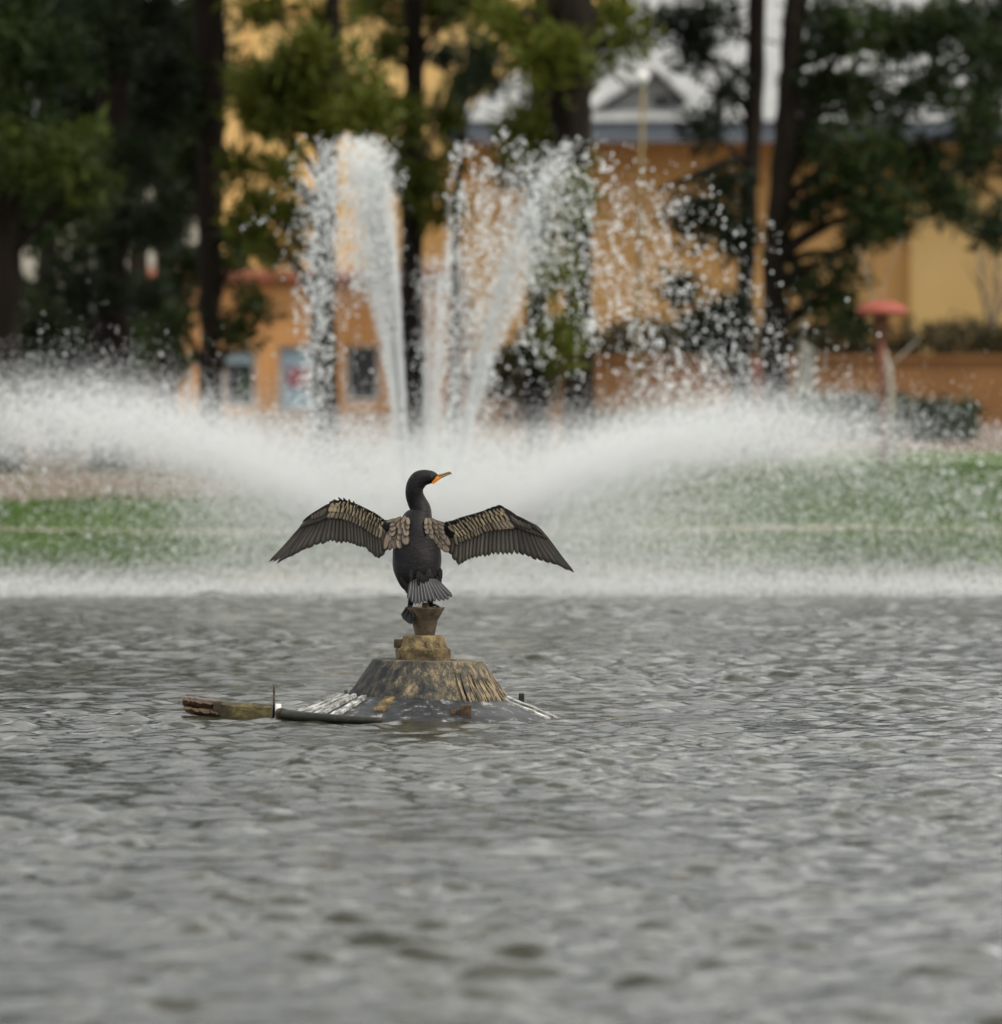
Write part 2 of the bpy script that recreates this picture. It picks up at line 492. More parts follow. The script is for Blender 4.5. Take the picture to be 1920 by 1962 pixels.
# --- left: tall yellow block behind
yw = empty('yellow_block', (PX(720, 106), 106, 0.48))
tag(yw, 'tall yellow stucco block rising behind the pines', 'building')
Y2 = 106.0
part_box(yw, 'wall', PX(428, Y2), PX(1180, Y2), Y2, Y2 + 8, 0.3, 8.4, 'stucco_yellow')
part_box(yw, 'corner_pilaster', PX(426, Y2), PX(462, Y2), Y2 - 0.12, Y2 - 0.002, 0.3, 8.3, 'stucco_yellow')
box('string_course', PX(470, Y2), PX(1176, Y2), Y2 - 0.08, Y2 - 0.003, PZ(20, Y2), PZ(8, Y2), M['stucco'], yw, origin=yw.location)
box('roof_cornice', PX(420, Y2) - .2, PX(1190, Y2), Y2 - 0.3, Y2 + 8.2, 8.404, 8.65, M['roof'], yw, origin=yw.location)

# --- left front: single storey wing with tile coping, windows and poster
fw = empty('front_wing', (PX(470, 101), 101, 0.46))
tag(fw, 'single-storey orange stucco wing with terracotta tile coping and posters in its windows', 'building')
Y1 = 101.0
fl, fr = PX(268, Y1), PX(890, Y1)
ft = PZ(545, Y1)
# wall built as piers, sill band and head band round the openings
def opening_wall(root, x0, x1, z0, z1, y0, y1, ops, mat):
    xs = x0
    for (a, b_, za, zb) in ops:
        part_box(root, 'wall', xs, a, y0, y1, z0, z1, mat)
        part_box(root, 'wall', a, b_, y0 + 0.003, y1, z0, za, mat)
        part_box(root, 'wall', a, b_, y0 + 0.003, y1, zb, z1, mat)
        xs = b_
    part_box(root, 'wall', xs, x1, y0, y1, z0, z1, mat)
ops = [(PX(425, Y1), PX(491, Y1), PZ(782, Y1), PZ(668, Y1)), (PX(533, Y1), PX(606, Y1), PZ(790, Y1), PZ(662, Y1)), (PX(662, Y1), PX(728, Y1), PZ(770, Y1), PZ(662, Y1))]
opening_wall(fw, fl, fr, 0.3, ft, Y1, Y1 + 0.3, ops, 'stucco_orange')
box('wall', fl, fr, Y1 + 0.303, Y2 - 0.15, ft - 0.1, ft - 0.002, M['stucco_orange'], fw, origin=fw.location)
box('wall', fl, fl + 0.25, Y1 + 0.303, Y2 - 0.15, 0.3, ft - 0.104, M['stucco_orange'], fw, origin=fw.location)
for i, (a, b_, za, zb) in enumerate(ops):
    wn = box('window', a, b_, Y1 + 0.17, Y1 + 0.19, za, zb, M['darkglass'], fw, origin=fw.location)
    fg = join_geo([box_geo(a, a + .04, Y1 + .12, Y1 + .168, za, zb), box_geo(b_ - .04, b_, Y1 + .12, Y1 + .168, za, zb),
                   box_geo(a + .04, b_ - .04, Y1 + .12, Y1 + .168, zb - .04, zb), box_geo(a + .04, b_ - .04, Y1 + .12, Y1 + .168, za, za + .04)])
    mesh_obj('window_frame', fg[0], fg[1], M['frame_white'], wn, origin=fw.location)
    if i == 0:
        box('poster', a + .045, b_ - .05, Y1 + .155, Y1 + .165, zb - .17, zb - .05, M['poster_blue'], wn, origin=fw.location)
        green_reflection = box('poster', a + .20, b_ - .06, Y1 + .155, Y1 + .165, za + .06, zb - .28, M['hedge'], wn, origin=fw.location)  # green reflection in the pane, painted as a flat panel
    if i == 1:
        box('poster', a + .045, b_ - .045, Y1 + .150, Y1 + .158, za + .05, zb - .045, M['poster_blue'], wn, origin=fw.location)
        box('poster', a + .10, b_ - .06, Y1 + .142, Y1 + .149, PZ(742, Y1), PZ(704, Y1), M['poster_red'], wn, origin=fw.location)
# scalloped terracotta coping
cp = box('coping', fl - .1, fr, Y1 - .12, Y1 + .3, ft + .002, ft + .05, M['terracotta'], fw, origin=fw.location)
nt_ = 44
tileV, tileF = [], []
for k in range(9):
    an = math.pi * k / 8
    for yy in (-0.2, 0.32):
        tileV.append((0.05 * math.cos(an), yy, 0.07 * math.sin(an) + (0.02 if yy < 0 else 0.10)))
for k in range(8): tileF.append((2 * k, 2 * k + 1, 2 * k + 3, 2 * k + 2))
tileF.append(tuple(2 * k for k in range(9)))
tme = bpy.data.meshes.new('roof_tile'); tme.from_pydata(tileV, [], tileF); tme.materials.append(M['terracotta'])
for k in range(nt_):
    x = fl - .05 + (fr - fl) * k / (nt_ - 1)
    t_ = bpy.data.objects.new('roof_tile', tme)
    link(t_, cp)
    t_.location = (x - fw.location.x, Y1 - fw.location.y, ft + .03 - fw.location.z)

# --- far left: pale house
ph = empty('pale_house', (PX(160, 118), 118, 0.5))
tag(ph, 'pale plaster house glimpsed between the dark pine trunks', 'building')
part_box(ph, 'wall', PX(-500, 118), PX(390, 118), 118, 124, 0.4, PZ(255, 118), 'palewall')
for (xa, xb, ya, yb2) in [(-60, 40, 600, 430), (130, 230, 620, 520), (130, 230, 410, 320), (300, 360, 430, 330)]:
    part_box(ph, 'window', PX(xa, 118), PX(xb, 118), 117.97, 117.998, PZ(ya, 118), PZ(yb2, 118), 'darkglass')
box('roof', PX(-510, 118), PX(396, 118), 117.6, 124.4, PZ(255, 118) + .003, PZ(236, 118), M['fascia'], ph, origin=ph.location)

# --- low orange planter wall
pw = empty('planter_wall', (PX(1400, 92), 91.5, 0.45))
tag(pw, 'low orange-brown planter wall in front of the pavilion', 'wall')
box('wall', PX(890, 92), PX(2500, 92), 91.5, 91.75, 0.3, PZ(690, 91.5), M['planter'], pw, origin=pw.location)
box('coping', PX(888, 92), PX(2505, 92), 91.46, 91.8, PZ(690, 91.5) + .002, PZ(680, 91.5), M['planter'], pw, origin=pw.location)

# ================================================================== vegetation
def leaf_cloud(centres, per, spread, L, W, up=0.25, seed=1):
    """small needle-tuft faces round many twig ends; returns V, F arrays"""
    r = np.random.default_rng(seed)
    n_ = len(centres) * per
    C = np.repeat(np.asarray(centres), per, 0)
    d_ = r.normal(size=(n_, 3)); d_[:, 2] += up
    d_ /= np.linalg.norm(d_, axis=1, keepdims=True)
    o_ = r.normal(size=(n_, 3)) * spread
    base = C + o_
    ln = L * (0.6 + 0.8 * r.random((n_, 1)))
    tip = base + d_ * ln
    s_ = np.cross(d_, r.normal(size=(n_, 3)))
    s_ /= np.linalg.norm(s_, axis=1, keepdims=True) + 1e-9
    s_ *= W * (0.6 + 0.8 * r.random((n_, 1)))
    mid = base * 0.45 + tip * 0.55
    V = np.stack([base, mid - s_, tip, mid + s_], 1).reshape(-1, 3)
    F = np.arange(n_ * 4).reshape(-1, 4)
    return V, F

def clump_centres(c, rad, m_, r):
    q = r.normal(size=(m_, 3))
    q /= np.linalg.norm(q, axis=1, keepdims=True)
    q *= r.random((m_, 1)) ** 0.45
    return np.asarray(c)[None] + q * np.asarray(rad)[None]

tree_n = [0]
def pine(label, Y, trunk, clumps, mat, name='pine_tree', high=0, dens=1.0, group='pine trees behind the fountain', bark='bark', L=0.15, W=0.016, bright=0):
    """trunk: [(px, py, width px)...] top to bottom in order of height; clumps: (px, py, rx px, ry px[, depth m])"""
    tree_n[0] += 1
    r = np.random.default_rng(100 + tree_n[0])
    sc = Y / FPX
    bx = PX(trunk[-1][0], Y)
    bz = float(ground_z(bx, Y))
    root = empty(name, (bx, Y, bz))
    tag(root, label, 'tree' if name != 'bush' else 'bush', group)
    pts = [P(a, b_, Y) for a, b_, _ in trunk]
    rad = [w_ * sc / 2 for _, _, w_ in trunk]
    pts[-1] = Vector((bx, Y, bz - 0.1))
    rad[-1] *= 1.25
    top = pts[0]
    if high:
        pts = [top + Vector((r.normal() * .15, r.normal() * .2, 5.5)), top + Vector((r.normal() * .08, r.normal() * .1, 2.5))] + pts
        rad = [0.03, rad[0] * 0.7] + rad
    # smooth resample with a little bark irregularity
    pp = []; rr_ = []
    for i in range(len(pts) - 1):
        for k in range(6):
            u = k / 6
            pp.append(pts[i].lerp(pts[i + 1], u) + Vector((r.normal(), r.normal(), 0)) * rad[i] * 0.06)
            rr_.append((rad[i] * (1 - u) + rad[i + 1] * u) * (1 + r.normal() * 0.05))
    pp.append(pts[-1]); rr_.append(rad[-1])
    V, F = tube_geo(pp, rr_, 12)
    tk = mesh_obj('trunk', V, F, M[bark], root, smooth=True, origin=root.location)
    cents = []
    limbs = []
    allc = []
    for cl in clumps:
        px, py, rx, ry = cl[:4]
        dep = cl[4] if len(cl) > 4 else r.uniform(-0.7, 0.7)
        c = P(px, py, Y) + Vector((0, dep, 0))
        allc.append((c, (rx * sc, max(rx, ry) * sc * 0.9, ry * sc), 1.0))
    for k in range(high):
        an = r.random() * 6.283
        h = r.uniform(0.5, 5.6)
        q = (0.5 + 1.3 * r.random()) * (1.1 - h / 7.5)
        allc.append((top + Vector((math.cos(an) * q, math.sin(an) * q, h)), (0.7, 0.7, 0.4), 0.45))
    for c, rd, dn in allc:
        vol = rd[0] * rd[1] * rd[2]
        m_ = int(max(6, 26 * dn * dens * (vol / 0.03) ** 0.75))
        cc = clump_centres(c, rd, m_, r)
        cents.append(cc)
        # limb from the trunk up into the clump
        hb = c.z - 0.25 - 0.35 * r.random()
        zs = [p.z for p in pp]
        j = min(range(len(zs)), key=lambda i_: abs(zs[i_] - hb))
        a0 = pp[j]
        mid = a0.lerp(c, 0.55) + Vector((0, 0, 0.06 + 0.05 * r.normal()))
        r0 = min(rr_[j] * 0.45, 0.045)
        lb = [tube_geo([a0, a0.lerp(mid, .5) + Vector((0, 0, .03)), mid, Vector(c)], [r0, r0 * .8, r0 * .55, 0.008], 6)]
        for q in range(min(7, m_ // 5)):
            e = Vector(cc[q])
            lb.append(tube_geo([mid.lerp(Vector(c), .5), mid.lerp(Vector(c), .5).lerp(e, .6) + Vector((0, 0, .02)), e], [0.012, 0.008, 0.004], 4))
        limbs.append(lb)
    for lb in limbs:
        Vl, Fl = join_geo(lb)
        mesh_obj('branch', Vl, Fl, M[bark], root, origin=root.location)
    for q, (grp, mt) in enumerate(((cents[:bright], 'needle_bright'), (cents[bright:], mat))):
        if not grp: continue
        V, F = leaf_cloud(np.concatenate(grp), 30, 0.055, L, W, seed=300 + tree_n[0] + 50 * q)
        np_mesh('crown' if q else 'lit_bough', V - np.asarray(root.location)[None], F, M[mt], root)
    return root

# foreground row of pines, left to right
pine('dark pine with a bright green low bough, at the end of the tree row', 64,
     [(22, -20, 46), (18, 300, 50), (14, 600, 54), (10, 860, 60)],
     [(50, 320, 110, 55, -.6), (150, 300, 85, 45, -.8), (170, 345, 60, 35, -.5), (40, 235, 100, 50), (80, 110, 110, 70), (20, 30, 90, 60), (-60, 180, 100, 90), (110, 395, 100, 50), (-90, 380, 100, 60), (40, 440, 60, 35)],
     'needle_green', high=9, bright=3)
pine('thick dark reddish-barked pine among the darkest foliage', 66,
     [(222, -20, 62), (218, 300, 64), (214, 600, 66), (212, 870, 76)],
     [(170, 60, 110, 80), (260, 30, 100, 60), (300, 160, 70, 90), (130, 190, 80, 70), (250, 300, 60, 60), (170, 480, 70, 40), (290, 420, 50, 45), (150, 560, 80, 50)],
     'needle_dark', high=9)
pine('slender far pine between two thicker dark trunks', 76,
     [(318, -20, 36), (320, 300, 38), (318, 600, 38), (316, 800, 44)],
     [(330, 90, 80, 70), (300, 250, 60, 90), (350, 360, 55, 70), (310, 440, 70, 40), (290, 590, 60, 55), (350, 560, 50, 40)],
     'needle_dark', high=7)
pine('straight dark pine before the corner of the yellow block', 68,
     [(400, -20, 64), (402, 200, 58), (402, 420, 48), (403, 620, 38), (404, 860, 42)],
     [(380, 50, 60, 70), (355, 190, 50, 80), (375, 330, 45, 60), (430, 500, 40, 40), (370, 510, 60, 45), (470, 580, 32, 26), (345, 640, 50, 40), (450, 640, 30, 22), (480, 470, 40, 26)],
     'needle_green', high=7)
pine('pine with a broad olive-green bough and a bare lower trunk', 65,
     [(640, -20, 30), (632, 200, 34), (624, 400, 44), (620, 620, 46), (620, 860, 50)],
     [(560, 160, 110, 40), (650, 180, 100, 45), (500, 215, 70, 35), (600, 110, 80, 30), (700, 215, 70, 35), (560, 225, 110, 30), (470, 150, 40, 30), (640, 40, 60, 20), (520, 20, 70, 18),
      (480, 440, 55, 32), (540, 480, 45, 25), (450, 310, 38, 30), (530, 330, 50, 18), (500, 395, 40, 14), (560, 420, 36, 18)],
     'needle_olive', high=8, dens=1.5)
pine('dark straight pine rising through the middle of the fountain jets', 70,
     [(794, -20, 36), (793, 250, 38), (790, 500, 42), (788, 860, 46)],
     [(770, 235, 80, 35), (830, 300, 50, 40), (720, 8, 100, 20), (860, 20, 90, 24), (800, 350, 60, 40), (760, 300, 50, 30), (830, 400, 50, 40), (740, 100, 30, 22), (910, 5, 60, 16), (860, 215, 35, 26), (745, 340, 40, 26)],
     'needle_olive', high=8)
pine('thickest pine standing at the hip of the grey roof', 66,
     [(1092, -20, 88), (1092, 160, 84), (1100, 340, 62), (1110, 560, 50), (1112, 860, 54)],
     [(1060, 130, 60, 70), (1035, 262, 72, 48), (1010, 50, 80, 34), (1130, 20, 90, 40), (1180, 60, 70, 30), (960, 30, 60, 20), (1150, 110, 50, 26), (1000, 110, 50, 30), (1075, 300, 60, 40), (1085, 400, 60, 50), (1060, 520, 45, 50), (1080, 650, 50, 60)],
     'needle_olive', high=9)
pine('thin leaning young pine with sparse tufts before the yellow wall', 78,
     [(905, 60, 8), (892, 150, 11), (880, 300, 16), (874, 500, 18), (870, 800, 20)],
     [(905, 130, 38, 24), (930, 95, 36, 18), (880, 180, 26, 16), (850, 120, 30, 14), (940, 160, 26, 14), (860, 240, 24, 14)],
     'needle_dark', dens=0.6)
pine('slim second trunk close behind the thickest pine', 73,
     [(1040, -20, 34), (1036, 300, 38), (1030, 560, 40), (1028, 820, 44)],
     [(1030, 220, 60, 40), (1000, 330, 36, 40), (1040, 430, 40, 40), (1030, 660, 40, 40)],
     'needle_dark', high=4)
pine('slim curved pine whose low bough points at the fountain', 70,
     [(1450, -20, 34), (1446, 200, 34), (1434, 400, 34), (1424, 600, 34), (1412, 800, 38)],
     [(1330, 90, 60, 40), (1290, 45, 60, 30), (1370, 30, 70, 30), (1350, 415, 70, 50), (1370, 610, 66, 50), (1390, 350, 50, 30), (1400, 470, 45, 45), (1330, 650, 45, 34), (1400, 680, 40, 40), (1300, 560, 30, 24), (1390, 180, 40, 40), (1360, 250, 40, 24)],
     'needle_dark', high=8)
pine('sinuous dark pine carrying the wide crown beside the red post', 68,
     [(1526, -20, 42), (1512, 160, 44), (1500, 320, 42), (1484, 480, 42), (1480, 640, 44), (1496, 860, 56)],
     [(1590, 50, 90, 55), (1690, 70, 90, 60), (1800, 60, 90, 60), (1890, 110, 70, 70), (1590, 170, 80, 45), (1680, 200, 80, 40), (1780, 170, 70, 50), (1860, 240, 60, 60), (1570, 280, 60, 45), (1660, 300, 80, 50),
      (1760, 300, 70, 50), (1600, 385, 60, 40), (1690, 400, 70, 50), (1800, 380, 60, 50), (1650, 455, 46, 30), (1720, 450, 44, 34), (1540, 400, 30, 24), (1610, 530, 44, 34), (1580, 580, 30, 22), (1535, 545, 26, 24), (1640, 610, 30, 24), (1545, 215, 40, 40)],
     'needle_green', high=12)
pine('pine whose boughs hang over the far end of the pavilion', 71,
     [(2010, -20, 50), (2006, 300, 52), (2004, 860, 60)],
     [(1890, 30, 80, 40), (1900, 180, 60, 50), (1850, 330, 50, 50), (1890, 440, 50, 40), (1860, 400, 40, 40), (1960, 300, 70, 60), (1990, 120, 90, 70)],
     'needle_dark', high=9)
lb0 = [o for o in COL.objects if o.get('label', '').startswith('slim curved pine')][0]
V, F = tube_geo([P(1438, 300, 70), P(1390, 312, 69.9), P(1330, 338, 69.8), P(1262, 366, 69.6)], [.045, .04, .034, .016], 8)
mesh_obj('branch', V, F, M['bark'], lb0, smooth=True, origin=lb0.location)
# background pines closing the dark corner
pine('background pine filling the dark corner before the pale house', 88,
     [(90, -20, 40), (92, 400, 40), (92, 760, 46)],
     [(60, 90, 100, 90), (150, 170, 90, 80), (40, 320, 90, 70), (170, 360, 60, 60), (120, 30, 100, 50), (20, 560, 60, 40), (330, 40, 70, 50)],
     'needle_dark', high=6)
pine('background pine showing between the slender pine and the yellow block', 86,
     [(262, -20, 34), (264, 400, 36), (266, 770, 40)],
     [(250, 140, 70, 90), (340, 180, 60, 80), (240, 340, 50, 50), (300, 300, 50, 60), (330, 420, 40, 40), (400, 130, 50, 80), (200, 250, 50, 60)],
     'needle_dark', high=6)

def bush(label, Y, blobs, mat, dens=1.0, group='bushes under the pines'):
    tree_n[0] += 1
    r = np.random.default_rng(700 + tree_n[0])
    sc = Y / FPX
    cx = sum(b_[0] for b_ in blobs) / len(blobs)
    x = PX(cx, Y)
    root = empty('bush', (x, Y, float(ground_z(x, Y))))
    tag(root, label, 'bush', group)
    stems = []; cents = []
    for (px, py, rx, ry) in blobs:
        c = P(px, py, Y) + Vector((0, r.uniform(-.3, .3), 0))
        m_ = int(max(10, 40 * dens * (rx * ry * sc * sc / 0.1) ** 0.8))
        cc = clump_centres(c, (rx * sc, rx * sc * .8, ry * sc), m_, r)
        cents.append(cc)
        for q in range(4):
            e = Vector(cc[q]); s0 = Vector((x + (c.x - x) * .5 + r.normal() * .05, Y, float(ground_z(x, Y)) - .03))
            stems.append(tube_geo([s0, s0.lerp(e, .5) + Vector((r.normal() * .05, 0, .05)), e], [0.018, 0.012, 0.005], 5))
    V, F = join_geo(stems)
    mesh_obj('stems', V, F, M['bark'], root, origin=root.location)
    V, F = leaf_cloud(np.concatenate(cents), 30, 0.05, 0.10, 0.02, seed=900 + tree_n[0])
    np_mesh('foliage', V - np.asarray(root.location)[None], F, M[mat], root)
    return root
bush('dark green bush between the first two pine trunks', 74, [(110, 620, 80, 60), (150, 690, 90, 60), (70, 680, 60, 60), (130, 760, 100, 50)], 'needle_green')
bush('dark shrub behind the metal rail beside the slender pine', 80, [(290, 620, 60, 40), (270, 720, 60, 50), (330, 690, 40, 40)], 'needle_green')
bush('low brown-green shrub planted against the lower wall of the pavilion', 90.5, [(960, 720, 60, 50), (1040, 730, 60, 50), (1000, 690, 50, 30)], 'hedge_dry')

def hedge(label, Y, px0, px1, py0, depth, mat, dens=1.0, zbase=None, group='clipped hedges by the pavilion'):
    tree_n[0] += 1
    r = np.random.default_rng(500 + tree_n[0])
    x0, x1 = PX(px0, Y), PX(px1, Y)
    z0 = float(ground_z((x0 + x1) / 2, Y)) if zbase is None else zbase
    z1 = PZ(py0, Y)
    root = empty('hedge', ((x0 + x1) / 2, Y, z0))
    tag(root, label, 'hedge', group)
    n_ = int(dens * 420 * max(0.3, (x1 - x0)) * max(0.3, z1 - z0))
    c = np.stack([r.uniform(x0, x1, n_), r.uniform(Y, Y + depth, n_), z0 + (z1 - z0) * r.random(n_) ** .8], 1)
    c[:, 2] += 0.02 * np.sin(c[:, 0] * 9)
    V, F = leaf_cloud(c, 24, 0.035, 0.07, 0.018, seed=1200 + tree_n[0])
    np_mesh('foliage', V - np.asarray(root.location)[None], F, M[mat], root)
    st = []
    for k in range(max(3, int((x1 - x0) * 4))):
        xx = r.uniform(x0 + .03, x1 - .03)
        st.append(tube_geo([(xx, Y + depth / 2, z0 - .05), (xx + r.normal() * .04, Y + depth / 2, (z0 + z1) / 2), (xx + r.normal() * .08, Y + depth * .5, z1 - .05)], [.015, .012, .006], 5))
    V, F = join_geo(st)
    mesh_obj('stems', V, F, M['bark'], root, origin=root.location)['kind'] = 'stuff'
    return root
hedge('long clipped green hedge below the planter wall beside the red post', 79, 1525, 1740, 768, 0.6, 'hedge')
hedge('darker clipped hedge block at the end of the long hedge', 77.5, 1756, 1836, 775, 0.5, 'hedge')
hedge('small clipped shrub next to the dark hedge block', 78.5, 1838, 1868, 782, 0.3, 'hedge')
hedge('dry brown hedge growing on top of the planter wall', 91.85, 1120, 2300, 622, 0.8, 'hedge_dry', dens=0.55, zbase=0.85)
hedge('low green edging at the foot of the planter wall behind the jets', 84, 1130, 1440, 800, 0.4, 'hedge', dens=0.6)

# far wood beyond the houses, one distant mass
r = np.random.default_rng(55)
n_ = 2600
fx_ = r.uniform(-110, 110, n_)
top_ = 5.5 + 2.0 * np.sin(fx_ * .31) + 1.2 * np.sin(fx_ * .83 + 1)
c = np.stack([fx_, r.uniform(165, 185, n_), 0.6 + top_ * r.random(n_) ** .8], 1)
V, F = leaf_cloud(c, 26, 0.55, 0.8, 0.14, seed=56)
tag(np_mesh('far_wood', V, F, M['needle_dark']), 'far dark wood closing the view beyond the houses', 'wood', kind='stuff')

# bare saplings
def sapling(label, Y, trunk, twigs, mat='palebark', group=None):
    x = PX(trunk[-1][0], Y); z0 = float(ground_z(x, Y))
    root = empty('bare_sapling', (x, Y, z0))
    tag(root, label, 'tree', group)
    sc = Y / FPX
    pts = [P(a, b_, Y) for a, b_, _ in trunk]; pts[-1].z = z0 - .05
    V, F = tube_geo(pts, [w_ * sc / 2 for _, _, w_ in trunk], 8)
    mesh_obj('trunk', V, F, M[mat], root, smooth=True, origin=root.location)
    g_ = [tube_geo([P(a, b_, Y), P((a + c) / 2 + random.uniform(-4, 4), (b_ + d_) / 2, Y + .05), P(c, d_, Y + .1)], [w_ * sc / 2, w_ * sc * .35, w_ * sc * .15], 5) for a, b_, c, d_, w_ in twigs]
    if g_:
        V, F = join_geo(g_)
        mesh_obj('twigs', V, F, M[mat], root, smooth=True, origin=root.location)
    return root
sapling('leafless pale sapling leaning against the red post', 67, [(1683, 620, 8), (1690, 665, 12), (1703, 710, 14), (1708, 760, 13), (1714, 880, 15)],
        [(1704, 705, 1760, 650, 6), (1690, 660, 1672, 560, 5), (1672, 565, 1640, 470, 4), (1683, 620, 1700, 520, 4), (1700, 525, 1730, 450, 3), (1672, 600, 1660, 480, 3)])
sapling('leafless grey sapling beside the sinuous pine', 69, [(1540, 610, 8), (1535, 680, 12), (1524, 760, 14), (1516, 880, 16)],
        [(1536, 680, 1560, 560, 6), (1540, 620, 1530, 520, 5), (1556, 580, 1590, 500, 4)])
for k, (xa, xb, lab) in enumerate([(1885, 1910, 'bare brown shrub stems at the far end of the yellow wall'), (1915, 1896, 'crossing bare brown stem at the far end of the yellow wall')]):
    sapling(lab, 93 + k * .3, [(xa - 12, 470, 6), (xa, 560, 12), (xb - 2, 680, 14), (xb, 790, 15)],
            [(xa, 560, xa - 40, 500, 6), (xa - 4, 530, xa + 20, 440, 6), (xa - 10, 490, xa - 30, 420, 4), (xa + 4, 600, xa + 30, 520, 6)], 'twig')

# grass blades on the bank
r = np.random.default_rng(77)
n_ = 95000
gx = r.uniform(-5.2, 5.2, n_); gy = 52.05 + (64 - 52.05) * r.random(n_) ** 1.35
keep = np.abs(gy - path_y(gx)) > 0.19
keep &= ~((np.abs(gy - path2_y(gx)) < 0.28) & (gx > 0.5))
soil_side = (gx < -1.0 + 0.25 * np.sin(gy * 3)) & (gy > 55.5 + 0.25 * np.sin(gx * 4))
keep &= ~(soil_side & (r.random(n_) > 0.04))
gx, gy = gx[keep], gy[keep]
n_ = len(gx)
gz = ground_z(gx, gy) - 0.005
h = (0.035 + 0.055 * r.random(n_)) * (0.75 + 0.5 * np.sin(gx * 1.7 + gy * 2.3) ** 2)
an = r.random(n_) * 6.283
wd = 0.004 + 0.004 * r.random(n_)
lean = r.normal(0, 0.022, (n_, 2))
V = np.stack([np.stack([gx - np.cos(an) * wd, gy - np.sin(an) * wd, gz], 1), np.stack([gx + np.cos(an) * wd, gy + np.sin(an) * wd, gz], 1),
              np.stack([gx + lean[:, 0], gy + lean[:, 1], gz + h], 1)], 1).reshape(-1, 3)
go = np_mesh('grass', V, np.arange(n_ * 3).reshape(-1, 3), M['grass'])
tag(go, 'short green grass on the lake bank', 'grass', kind='stuff')

# ================================================================== garden objects
# red mushroom-topped post
YM = 66.0
mc = P(1691, 600, YM); mz0 = float(ground_z(mc.x, YM))
mp_ = empty('mushroom_post', (mc.x, YM, mz0))
tag(mp_, 'red mushroom-topped post with a flat round cap, standing on the grass', 'post')
zt_, zb_ = PZ(576, YM), PZ(604, YM)
V, F = lathe_geo(mc.x - .006, YM, [(0.002, zt_), (0.06, zt_ - .004), (0.12, zt_ - .018), (0.17, zt_ - .045), (0.198, zt_ - .075), (0.200, zt_ - .09), (0.185, zb_ - .0), (0.10, zb_ + .008), (0.05, zb_ + .004)], 32)
mesh_obj('cap', V, F, M['redpaint'], mp_, smooth=True, origin=mp_.location)
V, F = lathe_geo(mc.x - .012, YM, [(0.062, zb_ + .006), (0.058, zb_ - .05), (0.045, zb_ - .13), (0.034, zb_ - .20)], 20)
mesh_obj('socket', V, F, M['rustpole'], mp_, smooth=True, origin=mp_.location)
V, F = tube_geo([(mc.x - .012, YM, zb_ - .198), (mc.x - .006, YM, (zb_ + mz0) / 2), (mc.x + .004, YM, mz0 - .1)], [0.030, 0.028, 0.031], 12)
mesh_obj('pole', V, F, M['rustpole'], mp_, smooth=True, origin=mp_.location)

# slim tan lamp pole with a white globe
YL = 74.0
lp = empty('lamp_pole', (PX(1216, YL), YL, float(ground_z(PX(1216, YL), YL))))
tag(lp, 'slim tan lamp pole with a small white globe, behind the fountain', 'lamp')
V, F = tube_geo([P(1232, 172, YL), P(1226, 450, YL), Vector((PX(1216, YL), YL, lp.location.z - .1))], [.015, .017, .020], 10)
mesh_obj('pole', V, F, M['tan'], lp, smooth=True, origin=lp.location)
gc = P(1231, 150, YL)
V, F = lathe_geo(gc.x, YL, [(0.002, gc.z + .055)] + [(0.055 * math.sin(a), gc.z + .055 * math.cos(a)) for a in np.linspace(.3, 2.7, 9)] + [(0.022, gc.z - .075)], 18)
mesh_obj('globe', V, F, M['globe'], lp, smooth=True, origin=lp.location)

# metal rail at the left
YR = 83.0
rz = float(ground_z(PX(300, YR), YR))
ra = empty('metal_railing', (PX(310, YR), YR, rz))
tag(ra, 'low grey metal railing behind the pine trunks', 'railing')
for py in (690, 716):
    V, F = tube_geo([P(252, py, YR), P(365, py, YR)], [0.022] * 2, 8)
    mesh_obj('rail', V, F, M['rail'], ra, origin=ra.location)
for px in (255, 308, 362):
    V, F = tube_geo([P(px, 686, YR), Vector((PX(px, YR), YR, rz - .05))], [0.024] * 2, 8)
    mesh_obj('post', V, F, M['rail'], ra, origin=ra.location)

# red round lidded bin beside the sinuous trunk
YU = 88.0
uc = P(1455, 740, YU); uz = float(ground_z(uc.x, YU))
ub = empty('red_bin', (uc.x, YU, uz))
tag(ub, 'small rounded red bin partly hidden by the sinuous pine trunk', 'bin')
zz = PZ(695, YU)
V, F = lathe_geo(uc.x, YU, [(0.10, uz), (0.135, uz + .1), (0.145, (uz + zz) / 2), (0.13, zz - .12)], 20)
mesh_obj('body', V, F, M['rustpole'], ub, smooth=True, origin=ub.location)
V, F = lathe_geo(uc.x, YU, [(0.14, zz - .118), (0.13, zz - .06), (0.08, zz - .01), (0.002, zz)], 20)
mesh_obj('lid', V, F, M['rustpole'], ub, smooth=True, origin=ub.location)

# pale concrete marker
YK = 82.0
kc = PX(1545, YK); kz = float(ground_z(kc, YK))
kb = empty('concrete_marker', (kc, YK, kz))
tag(kb, 'pale grey-green concrete marker post behind the leafless grey sapling', 'post')
zt2 = PZ(660, YK)
box('shaft', kc - .07, kc + .07, YK - .07, YK + .07, kz - .05, zt2 - .06, M['marker'], kb, origin=kb.location, bevel=.012)
V = [(kc - .085, YK - .085, zt2 - .058), (kc + .085, YK - .085, zt2 - .058), (kc + .085, YK + .085, zt2 - .058), (kc - .085, YK + .085, zt2 - .058), (kc, YK, zt2)]
mesh_obj('cap', V, [(0, 1, 4), (1, 2, 4), (2, 3, 4), (3, 0, 4), (3, 2, 1, 0)], M['marker'], kb, origin=kb.location)

